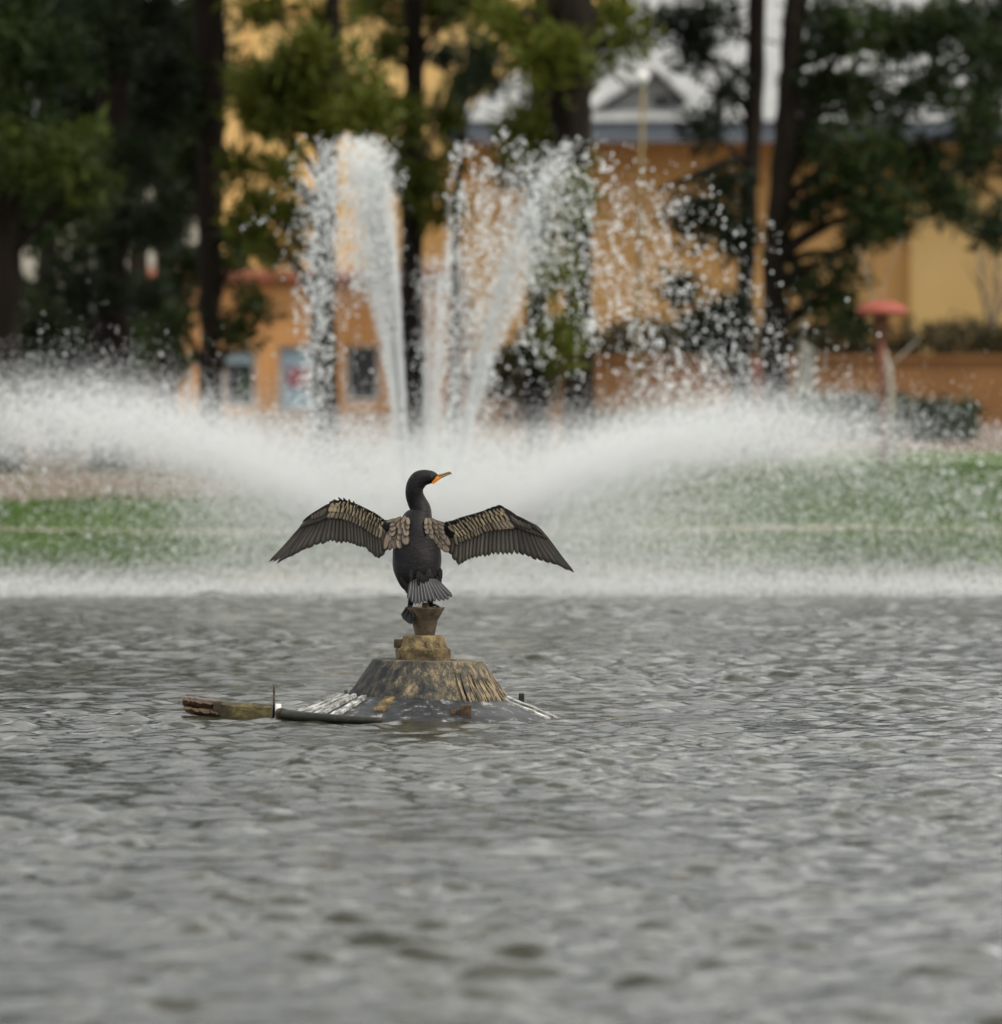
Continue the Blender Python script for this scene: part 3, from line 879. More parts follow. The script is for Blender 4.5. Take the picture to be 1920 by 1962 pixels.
# ================================================================== fountain: real drops on ballistic paths
gn = bpy.data.node_groups.new('drops_to_points', 'GeometryNodeTree')
gn.interface.new_socket(name='Geometry', in_out='INPUT', socket_type='NodeSocketGeometry')
gn.interface.new_socket(name='Geometry', in_out='OUTPUT', socket_type='NodeSocketGeometry')
gi = gn.nodes.new('NodeGroupInput'); gout = gn.nodes.new('NodeGroupOutput')
m2p = gn.nodes.new('GeometryNodeMeshToPoints')
na = gn.nodes.new('GeometryNodeInputNamedAttribute'); na.data_type = 'FLOAT'; na.inputs['Name'].default_value = 'rad'
sm = gn.nodes.new('GeometryNodeSetMaterial'); sm.inputs['Material'].default_value = M['drops']
gn.links.new(gi.outputs[0], m2p.inputs['Mesh'])
gn.links.new(na.outputs['Attribute'], m2p.inputs['Radius'])
gn.links.new(m2p.outputs[0], sm.inputs['Geometry'])
gn.links.new(sm.outputs[0], gout.inputs[0])

FX, FY = PX(812, 47.5), 47.5
fo = empty('fountain', (FX, FY, 0.0))
tag(fo, 'white lake fountain throwing jets and a wide low ring of spray', 'fountain')

def drops(name, co, rad, parent=fo):
    ok = co[:, 2] > 0.0
    co, rad = co[ok], rad[ok]
    me = bpy.data.meshes.new(name)
    me.vertices.add(len(co))
    me.vertices.foreach_set('co', (co - np.asarray(fo.location)[None]).astype(np.float32).ravel())
    at = me.attributes.new('rad', 'FLOAT', 'POINT')
    at.data.foreach_set('value', rad.astype(np.float32))
    me.materials.append(M['drops'])
    o = link(bpy.data.objects.new(name, me), parent)
    o.modifiers.new('drops', 'NODES').node_group = gn
    o['kind'] = 'stuff'
    return o

GR = 9.81
def jet(opx, apx, apy, n_, spread, hlo, fall, depth=0.0, r0=0.0022, clus=0.5, szj=0.5, name='jet', early=1.0, fmax=0.95):
    """a jet that leaves the nozzle head at picture column opx and peaks at pixel (apx, apy); drops are spread evenly over
    its height, and the share `fall` of them is on the way down again"""
    r = np.random.default_rng(int(apx * 7 + apy + n_))
    hz = PZ(apy, FY) - 0.05
    x0 = PX(opx, FY)
    nc = max(30, n_ // 16)
    def sample(m_):
        f = 1.0 - hlo * r.random(m_) ** 1.6                      # each bunch has its own peak
        vz = np.sqrt(2 * GR * hz * f)
        ta = vz / GR
        hh = r.random(m_) ** early
        t_ = ta * (1 - np.sqrt(1 - np.clip(hh, 0, .9995)))
        down = r.random(m_) < fall
        t_ = np.where(down, ta * (1 + np.sqrt(r.random(m_)) * fmax), t_)
        return vz, ta, t_
    cv, cta, ct = sample(nc)
    cd = r.normal(size=(nc, 2)) * spread
    k = r.integers(0, nc, n_)
    sv, sta, st_ = sample(n_)
    sd_ = r.normal(size=(n_, 2)) * spread
    one = r.random(n_) > clus
    vz = np.where(one, sv, cv[k]); ta = np.where(one, sta, cta[k])
    t_ = np.where(one, st_, ct[k] + r.normal(0, .016, n_))
    t_ = np.clip(t_, 0.0, None)
    d_ = np.where(one[:, None], sd_, cd[k])
    br = 0.30 + 0.9 * np.clip(t_ / ta, 0, 1.7) ** 1.5            # the stream breaks up as it climbs
    tm = math.sqrt(2 * GR * hz) / GR
    vx = (PX(apx, FY) - x0) / tm
    X = x0 + (vx + d_[:, 0] * br) * t_ + r.normal(0, .010, n_)
    Yy = FY + (depth + d_[:, 1] * br) * t_ + r.normal(0, .010, n_)
    Zz = 0.05 + vz * t_ - .5 * GR * t_ ** 2 + r.normal(0, .012, n_)
    rad = r0 * np.exp(r.normal(0, szj, n_)) * (0.75 + 0.55 * np.clip(t_ / ta, 0, 1.5))
    return drops(name, np.stack([X, Yy, Zz], 1), np.clip(rad, 0.0009, 0.0085))

jet(790, 706, 262, 26000, 0.085, 0.30, 0.03, 0.0, 0.0018, 0.60, early=.62)
jet(788, 684, 256, 24000, 0.095, 0.30, 0.08, 0.10, 0.0018, 0.62, early=.50, fmax=.35)
jet(782, 664, 258, 17000, 0.090, 0.32, 0.12, -0.10, 0.0018, 0.65, early=.36, fmax=.40)
jet(705, 642, 256, 1900, 0.030, 0.25, 0.85, 0.10, 0.0020, 0.65, fmax=.80, early=.45)
jet(660, 624, 256, 1150, 0.020, 0.15, 1.00, 0.00, 0.0020, 0.55, fmax=.92)
jet(836, 1128, 266, 17000, 0.048, 0.30, 0.00, 0.0, 0.0019, 0.60, early=1.15)
jet(836, 1110, 262, 5500, 0.10, 0.30, 0.12, 0.10, 0.0020, 0.75, early=.45, fmax=.5)
jet(836, 1150, 258, 3000, 0.12, 0.35, 0.55, -0.15, 0.0022, 0.55, .6, fmax=.75)
jet(836, 1205, 285, 1400, 0.11, 0.35, 0.60, 0.10, 0.0022, 0.50, .6, fmax=.72)
jet(834, 1060, 258, 4200, 0.11, 0.35, 0.20, 0.15, 0.0020, 0.80, early=.35, fmax=.6)
jet(818, 862, 472, 10000, 0.075, 0.35, 0.18, -0.1, 0.0016, 0.6)
jet(814, 826, 482, 8000, 0.070, 0.35, 0.18, 0.15, 0.0016, 0.6)
jet(820, 895, 262, 2200, 0.070, 0.45, 0.25, 0.2, 0.0022, 0.88, early=.35, fmax=.6)
jet(826, 975, 258, 4600, 0.12, 0.45, 0.25, -0.15, 0.0021, 0.82, early=.35, fmax=.6)

# low wide ring of spray: goes farther and higher to the sides than to the front
r = np.random.default_rng(21)
def ring(n_, r0, el0, elj, spj, tlo, thi, tp, name, sides=None, szj=0.45):
    ph = r.random(n_) * 6.283
    if sides is not None:
        ph = np.where(r.random(n_) < sides, np.where(r.random(n_) < .5, 0, math.pi) + r.normal(0, .30, n_), ph)
    side = np.cos(ph)                     # +1 right, -1 left
    hz = 0.66 + 0.26 * np.abs(side) ** 1.5 + np.where(side < 0, -0.09, -0.17) * np.abs(side)
    rng_ = 3.45 + 0.7 * np.abs(side) ** 1.5 + np.where(side < 0, -0.1, -0.55) * np.abs(side)
    # little streams: modulation round the ring
    hz = hz * (1 + 0.10 * np.sin(ph * 17 + 1) + 0.06 * np.sin(ph * 41)) * np.exp(r.normal(0, spj, n_))
    rng_ = rng_ * (1 + 0.05 * np.sin(ph * 17 + 1)) * np.exp(r.normal(0, spj, n_))
    vz = np.sqrt(2 * GR * hz); T = 2 * vz / GR
    vr = rng_ / T
    t_ = T * (tlo + (thi - tlo) * r.random(n_) ** tp)
    ph2 = ph + r.normal(0, .06, n_)
    rr_ = vr * t_ + 0.12
    x = np.stack([FX + rr_ * np.cos(ph2), FY + rr_ * np.sin(ph2) , 0.08 + vz * t_ - .5 * GR * t_ ** 2], 1)
    x += r.normal(0, 1, (n_, 3)) * (0.015 + 0.07 * (t_ / T)[:, None])
    rad = r0 * np.exp(r.normal(0, szj, n_))
    return drops(name, x, np.clip(rad, .0008, .009))
ring(260000, 0.0016, 0, 0, 0.13, 0.0, 0.52, 1.1, 'spray_ring', szj=.35)
ring(230000, 0.0016, 0, 0, 0.11, 0.02, 0.66, 1.15, 'spray_ring', sides=1.0, szj=.4)
ring(44000, 0.0020, 0, 0, 0.17, 0.35, 0.98, 1.0, 'spray_ring', sides=0.5, szj=.5)
# dense root of the spray where all streams leave the nozzle
n_ = 120000
q = r.normal(size=(n_, 3)) * np.array([0.68, 0.5, 0.18]) + np.array([FX, FY, 0.42])
drops('spray_root', q, np.clip(0.0019 * np.exp(r.normal(0, .35, n_)), .0008, .007))
# drifting mist low over the water where the ring lands
n_ = 215000
mx_ = r.uniform(-7, 7, n_)
my_ = 44.1 + np.abs(r.normal(0, 1.5, n_))
my_ = np.where(my_ > 51.8, 45.0, my_)
mz_ = r.exponential(0.075, n_) * (1 + 0.25 * np.sin(mx_ * 1.3 + my_))
mist = np.stack([mx_, my_, mz_], 1)
drops('mist', mist, np.clip(0.0018 * np.exp(r.normal(0, .3, n_)), .0008, .005))
# thin hanging haze of droplets inside the ring, thicker towards the middle and the right
n_ = 95000
mx_ = np.where(r.random(n_) < .72, r.normal(0.45, 0.95, n_), r.uniform(-1.2, 4.2, n_)) + FX
my_ = r.uniform(44.6, 51.2, n_)
mz_ = 0.02 + 0.55 * r.random(n_) ** 1.2
drops('mist', np.stack([mx_, my_, mz_], 1), np.clip(0.0018 * np.exp(r.normal(0, .3, n_)), .0008, .005))
# submerged nozzle head
V, F = lathe_geo(FX, FY, [(0.30, -.12), (0.30, -.02), (0.16, .02), (0.10, .06), (0.06, .07), (0.002, .07)], 24)
mesh_obj('nozzle', V, F, M['fascia'], fo, smooth=True, origin=fo.location)

# ================================================================== idle fountain float (the perch)
K = 550.0       # photograph pixels per metre at the float, 30 m away
YF = 30.0
def B(px, py, dy=0.0): return Vector(((px - 960.0) / K, YF + dy, CAM_H - (py - HOR) / K))
def bx_(px): return (px - 960.0) / K
def bz_(py): return CAM_H - (py - HOR) / K

def crust(name, dark, mid, pale, scale, lo, hi, stretch=(1, 1, 1), rough=0.85, xbias=0.0):
    m, n, b = new_mat(name)
    t = N(n, 'ShaderNodeTexCoord')
    mp = N(n, 'ShaderNodeMapping'); mp.inputs['Scale'].default_value = stretch
    n.links.new(t.outputs['Object'], mp.inputs['Vector'])
    z = N(n, 'ShaderNodeTexNoise', Scale=scale, Detail=9.0, Roughness=0.68); n.links.new(mp.outputs['Vector'], z.inputs['Vector'])
    z2 = N(n, 'ShaderNodeTexNoise', Scale=scale * 6, Detail=6.0, Roughness=0.7); n.links.new(mp.outputs['Vector'], z2.inputs['Vector'])
    ad = N(n, 'ShaderNodeMath', operation='MULTIPLY_ADD'); ad.inputs[1].default_value = 0.35
    n.links.new(z2.outputs['Fac'], ad.inputs[0]); n.links.new(z.outputs['Fac'], ad.inputs[2])
    sb = N(n, 'ShaderNodeMath', operation='SUBTRACT'); sb.inputs[1].default_value = 0.175; n.links.new(ad.outputs[0], sb.inputs[0])
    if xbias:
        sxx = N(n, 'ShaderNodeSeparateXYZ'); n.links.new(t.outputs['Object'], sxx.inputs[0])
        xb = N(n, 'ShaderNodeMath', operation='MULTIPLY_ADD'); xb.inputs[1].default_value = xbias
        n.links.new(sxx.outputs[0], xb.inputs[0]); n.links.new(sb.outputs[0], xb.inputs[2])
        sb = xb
    n.links.new(ramp(n, sb.outputs[0], [(lo, dark), ((lo + hi) / 2, mid), (hi, pale)]), b.inputs['Base Color'])
    b.inputs['Roughness'].default_value = rough
    b.inputs['Specular IOR Level'].default_value = 0.3
    bm = N(n, 'ShaderNodeBump', Strength=0.7, Distance=0.004); n.links.new(ad.outputs[0], bm.inputs['Height'])
    n.links.new(bm.outputs['Normal'], b.inputs['Normal'])
    return m
M['rust'] = crust('rusty iron', (0.020, 0.015, 0.011), (0.065, 0.042, 0.024), (0.15, 0.085, 0.04), 30, 0.34, 0.70)
M['rustpale'] = crust('rusty scaled iron', (0.022, 0.017, 0.010), (0.105, 0.075, 0.034), (0.24, 0.175, 0.085), 26, 0.36, 0.68, (1, 1, .9))
M['cup'] = crust('weathered brown iron', (0.03, 0.024, 0.017), (0.092, 0.070, 0.045), (0.17, 0.125, 0.075), 26, 0.34, 0.72)
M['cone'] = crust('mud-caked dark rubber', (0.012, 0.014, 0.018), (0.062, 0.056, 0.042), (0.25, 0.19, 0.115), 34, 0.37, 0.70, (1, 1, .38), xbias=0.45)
M['skirt'] = crust('wet black rubber', (0.010, 0.011, 0.013), (0.030, 0.031, 0.034), (0.36, 0.36, 0.35), 20, 0.42, 0.70, rough=0.45)
M['guano'] = crust('white crusted rib', (0.02, 0.02, 0.02), (0.20, 0.20, 0.19), (0.52, 0.52, 0.50), 30, 0.34, 0.62, (1, 1, 1))
M['wood'] = crust('wet mossy timber', (0.010, 0.008, 0.005), (0.050, 0.040, 0.016), (0.15, 0.12, 0.042), 26, 0.36, 0.68, (.35, 1, 1), rough=0.55)
M['woodend'] = crust('wet brown log', (0.010, 0.007, 0.005), (0.050, 0.030, 0.018), (0.15, 0.095, 0.055), 30, 0.30, 0.70, (.3, 1, 1.6), rough=0.45)
M['hose'] = crust('black algae hose', (0.008, 0.008, 0.007), (0.02, 0.02, 0.014), (0.05, 0.05, 0.03), 40, 0.35, 0.75, rough=0.5)
M['sleeve'] = crust('white plastic sleeve', (0.25, 0.25, 0.24), (0.55, 0.55, 0.54), (0.7, 0.7, 0.69), 20, 0.3, 0.6, rough=0.5)

cx0 = bx_(812)
ff = empty('fountain_float', (cx0, YF, 0.0))
tag(ff, 'rusty cone-shaped fountain float with a flared cup on top, idle in the lake', 'fountain float')
def fpart(name, geo, mat, parent=ff, smooth=True):
    return mesh_obj(name, geo[0], geo[1], M[mat], parent, smooth=smooth, origin=ff.location)
def jag(a, s):
    return 1 + s * (math.sin(a * 7 + 1) * .4 + math.sin(a * 13 + 2) * .35 + math.sin(a * 29) * .25)
# skirt
cs = bx_(806)
fpart('skirt', lathe_geo(cs, YF, [(0.27, 0.080), (0.285, 0.072), (0.36, 0.042), (0.42, 0.020), (0.475, -0.004), (0.49, -0.03), (0.46, -0.10)], 72, lambda a, i: jag(a, 0.012)), 'skirt')
# radial ribs lying on the skirt, crusted white
def rib(az, r0, r1, w0, w1, th, mat, lift=0.0):
    u = Vector((math.cos(R(az)), math.sin(R(az)), 0)); s_ = Vector((-u.y, u.x, 0))
    c = Vector((cs, YF, 0))
    def zc(q): return float(np.interp(q, [.27, .36, .42, .475, .50], [.080, .042, .020, -.004, -.02]))
    V, F = [], []
    ns = 7
    for k in range(ns):
        q = r0 + (r1 - r0) * k / (ns - 1)
        ww = (w0 + (w1 - w0) * k / (ns - 1)) * (1 + random.uniform(-.28, .28))
        zz = zc(q) + lift
        for sx_, hh in ((-1, -.01), (-.85, th), (.85, th * (1 + random.uniform(-.2, .2))), (1, -.01)):
            V.append(c + u * q + s_ * (sx_ * ww) + Vector((0, 0, zz + hh)))
    for k in range(ns - 1):
        for j in range(3):
            F.append((k * 4 + j, k * 4 + j + 1, (k + 1) * 4 + j + 1, (k + 1) * 4 + j))
    F.append((0, 1, 2, 3)); F.append(tuple((ns - 1) * 4 + j for j in (3, 2, 1, 0)))
    fpart('rib', (V, F), mat, smooth=False)
for az, r0, r1, w0, w1, th, mt_ in [(-177, .275, .485, .020, .034, .008, 'guano'), (-167, .275, .48, .014, .030, .010, 'guano'), (-157, .275, .475, .016, .030, .009, 'guano'), (-146, .275, .47, .013, .026, .011, 'guano'), (-134, .28, .43, .012, .022, .010, 'guano'),
                                    (-112, .275, .38, .018, .024, .007, 'rustpale'), (-18, .275, .47, .010, .02, .006, 'guano'), (-8, .275, .505, .022, .028, .010, 'guano'), (4, .275, .49, .02, .03, .010, 'guano'),
                                    (165, .275, .48, .03, .05, .014, 'guano'), (60, .275, .47, .03, .04, .014, 'guano'), (110, .275, .47, .03, .04, .014, 'guano')]:
    rib(az, r0, r1, w0, w1, th, mt_)
# bracket on the front
bk = bx_(888)
yfr = YF - math.sqrt(max(0.0, .40 ** 2 - (bk - cs) ** 2))
fpart('bracket', box_geo(bk - .008, bk + .028, yfr - .018, yfr + .05, -.02, bz_(1343)), 'rust', smooth=False)
fpart('bracket', box_geo(bk - .042, bk - .019, yfr - .008, yfr + .05, bz_(1362), bz_(1352)), 'rust', smooth=False)
fpart('bracket_foot', box_geo(bk - .030, bk + .034, yfr - .036, yfr - .019, -.01, bz_(1369)), 'rust', smooth=False)
# cone: mud-caked with ragged lower lip
cc_ = bx_(816)
def wob(a, i):
    return 1 + 0.006 * math.sin(a * 3 + .5) + (0.0 if i < 3 else 0.012 * math.sin(a * 19 + i) * (i / 12))
prof = []
for k in range(14):
    u = k / 13
    prof.append((0.198 + (0.283 - 0.198) * (u ** 1.06), bz_(1268) + (bz_(1340) - bz_(1268)) * u))
V, F = lathe_geo(cc_, YF, [(0.10, bz_(1264)), (0.186, bz_(1264)), (0.196, bz_(1265))] + prof, 96, lambda a, i: wob(a, i - 3))
V = [(x + 0.008 * (z - bz_(1340)) / 0.13, y, z + 0.02 * (cc_ - x) * (z - .06) / .14) for x, y, z in V]
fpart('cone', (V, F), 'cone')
# dripping ragged fringe of mud at the lower lip, right of front
fr_ = []
for k in range(40):
    a = R(-62 + 72 * k / 39 + random.uniform(-1.5, 1.5))
    u = Vector((math.cos(a), math.sin(a), 0)); s_ = Vector((-u.y, u.x, 0))
    ca = Vector((cc_, YF, 0))
    z0_, z1_ = bz_(1298) + random.uniform(-.03, .03), bz_(1343) + random.uniform(-.012, .004)
    r0_ = float(np.interp(z0_, [bz_(1340), bz_(1268)], [.283, .198])) + .002; r1_ = float(np.interp(z1_, [bz_(1340), bz_(1268)], [.283, .198])) + .010 + random.uniform(0, .006)
    wq = random.uniform(.003, .008)
    V = [ca + u * r0_ + Vector((0, 0, z0_)), ca + u * (r0_ + r1_) / 2 + u * .004 + s_ * wq + Vector((0, 0, (z0_ + z1_) / 2)), ca + u * r1_ + s_ * wq * .5 + Vector((0, 0, z1_)),
         ca + u * r1_ - s_ * wq * .5 + Vector((0, 0, z1_)), ca + u * (r0_ + r1_) / 2 + u * .004 - s_ * wq + Vector((0, 0, (z0_ + z1_) / 2)), ca + u * (r0_ - .02) + Vector((0, 0, (z0_ + z1_) / 2)), ca + u * (r1_ - .02) + Vector((0, 0, z1_))]
    fr_.append((V, [(0, 1, 4), (1, 2, 3, 4), (0, 5, 1), (0, 4, 5), (1, 5, 6, 2), (4, 3, 6, 5), (2, 6, 3)]))
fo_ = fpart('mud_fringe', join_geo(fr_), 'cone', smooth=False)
fo_['kind'] = 'stuff'
# collar
cl = bx_(811)
col_ = fpart('collar', lathe_geo(cl, YF, [(0.030, bz_(1217)), (0.068, bz_(1217)), (0.072, bz_(1219)), (0.084, bz_(1240)), (0.0955, bz_(1243)), (0.0965, bz_(1246)), (0.096, bz_(1270)), (0.10, bz_(1274))], 40, lambda a, i: 1 + .006 * math.sin(a * 9 + i)), 'rustpale')
box('lug', bx_(755), bx_(770), YF - .03, YF + .02, bz_(1241), bz_(1225), M['rust'], col_, origin=ff.location, bevel=.003)
# flared cup
cu = bx_(814)
cup = fpart('cup', lathe_geo(cu, YF, [(0.0335, bz_(1221)), (0.0345, bz_(1216)), (0.043, bz_(1195)), (0.046, bz_(1188)), (0.0695, bz_(1165)), (0.0690, bz_(1163.6)), (0.064, bz_(1164)), (0.040, bz_(1180)), (0.002, bz_(1182))], 40), 'cup', smooth=False)
box('peg', bx_(809), bx_(821), YF - .04, YF - .02, bz_(1182), bz_(1154), M['rustpale'], cup, origin=ff.location, bevel=.002)
# upright stub on the right of the skirt
box('stub', bx_(994), bx_(1005), YF + .02, YF + .05, -.03, bz_(1329), M['hose'], ff, origin=ff.location, bevel=.004)

# floating timber beside it
tb = empty('floating_timber', (bx_(440), YF - .02, 0.0))
tag(tb, 'waterlogged mossy timber floating beside the cone, a thin rod standing at its end', 'timber')
def tpart(name, geo, mat, smooth=False):
    return mesh_obj(name, geo[0], geo[1], M[mat], tb, smooth=smooth, origin=tb.location)
# plank with uneven surface
def rough_beam(px0, px1, pyt0, pyt1, dy, hw, nseg, jit, zb=-.03):
    V, F = [], []
    for k in range(nseg + 1):
        u = k / nseg
        x = bx_(px0 + (px1 - px0) * u); zt3 = bz_(pyt0 + (pyt1 - pyt0) * u) + random.uniform(-jit, jit)
        for (yy, z_) in ((-hw, zb), (-hw + random.uniform(-jit, jit), zt3 - .012), (-hw * .8, zt3), (0, zt3 + random.uniform(0, jit * 1.5)), (hw * .8, zt3), (hw, zt3 - .012), (hw, zb)):
            V.append((x, YF + dy + yy, z_))
    for k in range(nseg):
        for j in range(6):
            F.append((k * 7 + j, k * 7 + j + 1, (k + 1) * 7 + j + 1, (k + 1) * 7 + j))
    F.append(tuple(range(7))); F.append(tuple(nseg * 7 + j for j in range(6, -1, -1)))
    return V, F
tpart('plank', rough_beam(411, 521, 1343, 1349, -.02, .05, 14, .002), 'wood')
# log end: two split, weathered slabs
def slab(keys, dy, hw, n_=16):
    V, F = [], []
    for k in range(n_ + 1):
        px, zt_, zb_2, f_ = keyed(keys, k / n_)
        zt_ = bz_(zt_) + random.uniform(-.0018, .0018); zb_2 = bz_(zb_2) + random.uniform(-.0015, .0015)
        x = bx_(px)
        zm = zt_ * .55 + zb_2 * .45 + random.uniform(-.003, .003)
        for yy, z_ in ((-hw * f_ * .8, zb_2), (-hw * f_ - random.uniform(0, .004), zm), (-hw * f_ * .75, zt_ - .003), (0, zt_ + .002), (hw * f_ * .8, zt_ - .003), (hw * f_, zm), (hw * f_ * .8, zb_2)):
            V.append((x, YF + dy + yy, z_))
    for k in range(n_):
        for j_ in range(7):
            F.append((k * 7 + j_, k * 7 + (j_ + 1) % 7, (k + 1) * 7 + (j_ + 1) % 7, (k + 1) * 7 + j_))
    F.append(tuple(range(7))); F.append(tuple(n_ * 7 + j_ for j_ in range(6, -1, -1)))
    return V, F
tpart('log_slab', slab([(0, 348, 1337, 1346, .4), (.06, 351, 1333.5, 1350, .8), (.4, 372, 1335, 1353, 1), (.7, 395, 1339, 1357, 1), (1, 420, 1342, 1358, 1)], -.02, .055), 'woodend')
tpart('log_slab', slab([(0, 353, 1351, 1358, .5), (.12, 358, 1351, 1364, .9), (.5, 385, 1355, 1371, 1), (1, 418, 1357, 1376, 1)], -.035, .055), 'woodend')
tpart('end_cleat', box_geo(bx_(410), bx_(424), YF - .085, YF - .068, bz_(1368), bz_(1342)), 'wood')
V, F = tube_geo([B(525.5, 1312, -.03), B(525, 1345, -.03), B(524, 1380, -.03)], [.0035, .0042, .0045], 8)
tpart('rod', (V, F), 'rust', True)
V, F = tube_geo([B(528, 1359, -.045), B(539, 1359.5, -.045)], [.021, .021], 16)
tpart('sleeve', (V, F), 'sleeve', True)

# corrugated hose from the sleeve to the float
ho = empty('hose', (bx_(620), YF - .1, 0.0))
tag(ho, 'black corrugated hose lying at the waterline between timber and cone float', 'hose')
pts, rads = [], []
for k in range(90):
    u = k / 89
    px = 540 + (735 - 540) * u
    off = bx_(px) - cs
    pts.append(Vector((bx_(px), YF - max(.045, math.sqrt(max(0, .515 ** 2 - off ** 2))), .020 - .012 * u)))
    rads.append(.0175 * (1.0 + (.10 if k % 2 else -.06)) * (1 - .25 * u))
V, F = tube_geo(pts, rads, 10)
mesh_obj('hose_tube', V, F, M['hose'], ho, smooth=True, origin=ho.location)
V, F = tube_geo([pts[0] + Vector((-.002, 0, 0)), pts[1], pts[3]], [.021, .0215, .021], 12)
mesh_obj('clamp', V, F, M['rust'], ho, smooth=True, origin=ho.location)

# ================================================================== the cormorant
bd = empty('cormorant', (bx_(813), YF + .02, bz_(1164)))
tag(bd, 'black cormorant drying its spread wings on the flared cup, orange face turned aside', 'bird')
BO = bd.location

# body plumage material
m, n, b = new_mat('black body plumage')
t = N(n, 'ShaderNodeTexCoord')
v_ = N(n, 'ShaderNodeTexVoronoi', Scale=150.0); n.links.new(t.outputs['Object'], v_.inputs['Vector'])
mp = N(n, 'ShaderNodeMapping'); mp.inputs['Scale'].default_value = (1, 1, 2.4); n.links.new(t.outputs['Object'], mp.inputs['Vector'])
z = N(n, 'ShaderNodeTexNoise', Scale=38.0, Detail=6.0, Distortion=0.8); n.links.new(mp.outputs['Vector'], z.inputs['Vector'])
z3 = N(n, 'ShaderNodeTexNoise', Scale=220.0, Detail=3.0); n.links.new(t.outputs['Object'], z3.inputs['Vector'])
n.links.new(ramp(n, z3.outputs['Fac'], [(0.35, (0.0025, 0.0022, 0.003)), (0.55, (0.0065, 0.0055, 0.0065)), (0.75, (0.024, 0.020, 0.019))]), b.inputs['Base Color'])
b.inputs['Roughness'].default_value = 0.58
b.inputs['Specular IOR Level'].default_value = 0.18
b.inputs['Sheen Weight'].default_value = 0.02
bm = N(n, 'ShaderNodeBump', Strength=0.5, Distance=0.004); n.links.new(z.outputs['Fac'], bm.inputs['Height'])
bm2 = N(n, 'ShaderNodeBump', Strength=0.16, Distance=0.001); n.links.new(v_.outputs['Distance'], bm2.inputs['Height']); n.links.new(bm.outputs['Normal'], bm2.inputs['Normal'])
n.links.new(bm2.outputs['Normal'], b.inputs['Normal'])
M['plumage'] = m

def feather_mat(name, inner, outer_edge, shaft, edge0, edge1, shaft_w, rough=0.45, spec=0.4, vary=0.35):
    m, n, b = new_mat(name)
    uv = N(n, 'ShaderNodeUVMap'); uv.uv_map = 'UVMap'
    sp = N(n, 'ShaderNodeSeparateXYZ'); n.links.new(uv.outputs[0], sp.inputs[0])
    def mn(op, a, bb=None):
        q = N(n, 'ShaderNodeMath', operation=op)
        for i, x in enumerate((a, bb)):
            if x is None: continue
            if hasattr(x, 'links'): n.links.new(x, q.inputs[i])
            else: q.inputs[i].default_value = x
        return q.outputs[0]
    au = mn('ABSOLUTE', mn('MULTIPLY', mn('SUBTRACT', sp.outputs[0], 0.5), 2.0))
    # dark rim also round the tip
    tipd = N(n, 'ShaderNodeMapRange'); n.links.new(sp.outputs[1], tipd.inputs[0]); tipd.inputs[1].default_value = 0.86; tipd.inputs[2].default_value = 1.0
    ed = N(n, 'ShaderNodeMapRange'); n.links.new(au, ed.inputs[0]); ed.inputs[1].default_value = edge0; ed.inputs[2].default_value = edge1
    rim = mn('MAXIMUM', ed.outputs[0], mn('MULTIPLY', tipd.outputs[0], 0.8))
    t = N(n, 'ShaderNodeTexCoord'); oi = N(n, 'ShaderNodeObjectInfo')
    # barbs: fine lines slanting off the shaft
    wv = N(n, 'ShaderNodeTexNoise', Scale=1.0, Detail=3.0)
    cb = N(n, 'ShaderNodeCombineXYZ'); n.links.new(mn('MULTIPLY', mn('ADD', sp.outputs[1], mn('MULTIPLY', au, 0.18)), 26.0), cb.inputs[0]); n.links.new(mn('MULTIPLY', oi.outputs['Random'], 40.0), cb.inputs[1]); n.links.new(mn('MULTIPLY', sp.outputs[0], 2.5), cb.inputs[2])
    n.links.new(cb.outputs[0], wv.inputs['Vector'])
    base = N(n, 'ShaderNodeMix', data_type='RGBA'); base.inputs[6].default_value = (*[c * (1 - vary) for c in inner], 1); base.inputs[7].default_value = (*[c * (1 + vary) for c in inner], 1)
    n.links.new(mn('ADD', mn('MULTIPLY', wv.outputs['Fac'], 0.7), mn('MULTIPLY', mn('SUBTRACT', oi.outputs['Random'], 0.35), 0.6)), base.inputs[0])
    m1 = N(n, 'ShaderNodeMix', data_type='RGBA'); n.links.new(rim, m1.inputs[0]); n.links.new(base.outputs[2], m1.inputs[6]); m1.inputs[7].default_value = (*outer_edge, 1)
    sh = N(n, 'ShaderNodeMapRange'); n.links.new(au, sh.inputs[0]); sh.inputs[1].default_value = shaft_w; sh.inputs[2].default_value = shaft_w * .4; sh.inputs[3].default_value = 0; sh.inputs[4].default_value = 1
    m2 = N(n, 'ShaderNodeMix', data_type='RGBA'); n.links.new(sh.outputs[0], m2.inputs[0]); n.links.new(m1.outputs[2], m2.inputs[6]); m2.inputs[7].default_value = (*shaft, 1)
    n.links.new(m2.outputs[2], b.inputs['Base Color'])
    b.inputs['Roughness'].default_value = rough
    b.inputs['Specular IOR Level'].default_value = spec
    bm = N(n, 'ShaderNodeBump', Strength=0.3, Distance=0.001); n.links.new(wv.outputs['Fac'], bm.inputs['Height'])
    n.links.new(bm.outputs['Normal'], b.inputs['Normal'])
    return m
M['flight'] = feather_mat('flight feather', (0.092, 0.078, 0.062), (0.004, 0.004, 0.004), (0.02, 0.016, 0.012), 0.40, 0.90, 0.10)
M['primary'] = feather_mat('primary feather', (0.056, 0.046, 0.038), (0.004, 0.004, 0.005), (0.016, 0.013, 0.011), 0.40, 0.92, 0.10)
M['covert'] = feather_mat('bronze covert', (0.215, 0.175, 0.122), (0.003, 0.003, 0.003), (0.05, 0.035, 0.02), 0.42, 0.78, 0.07, vary=0.55)
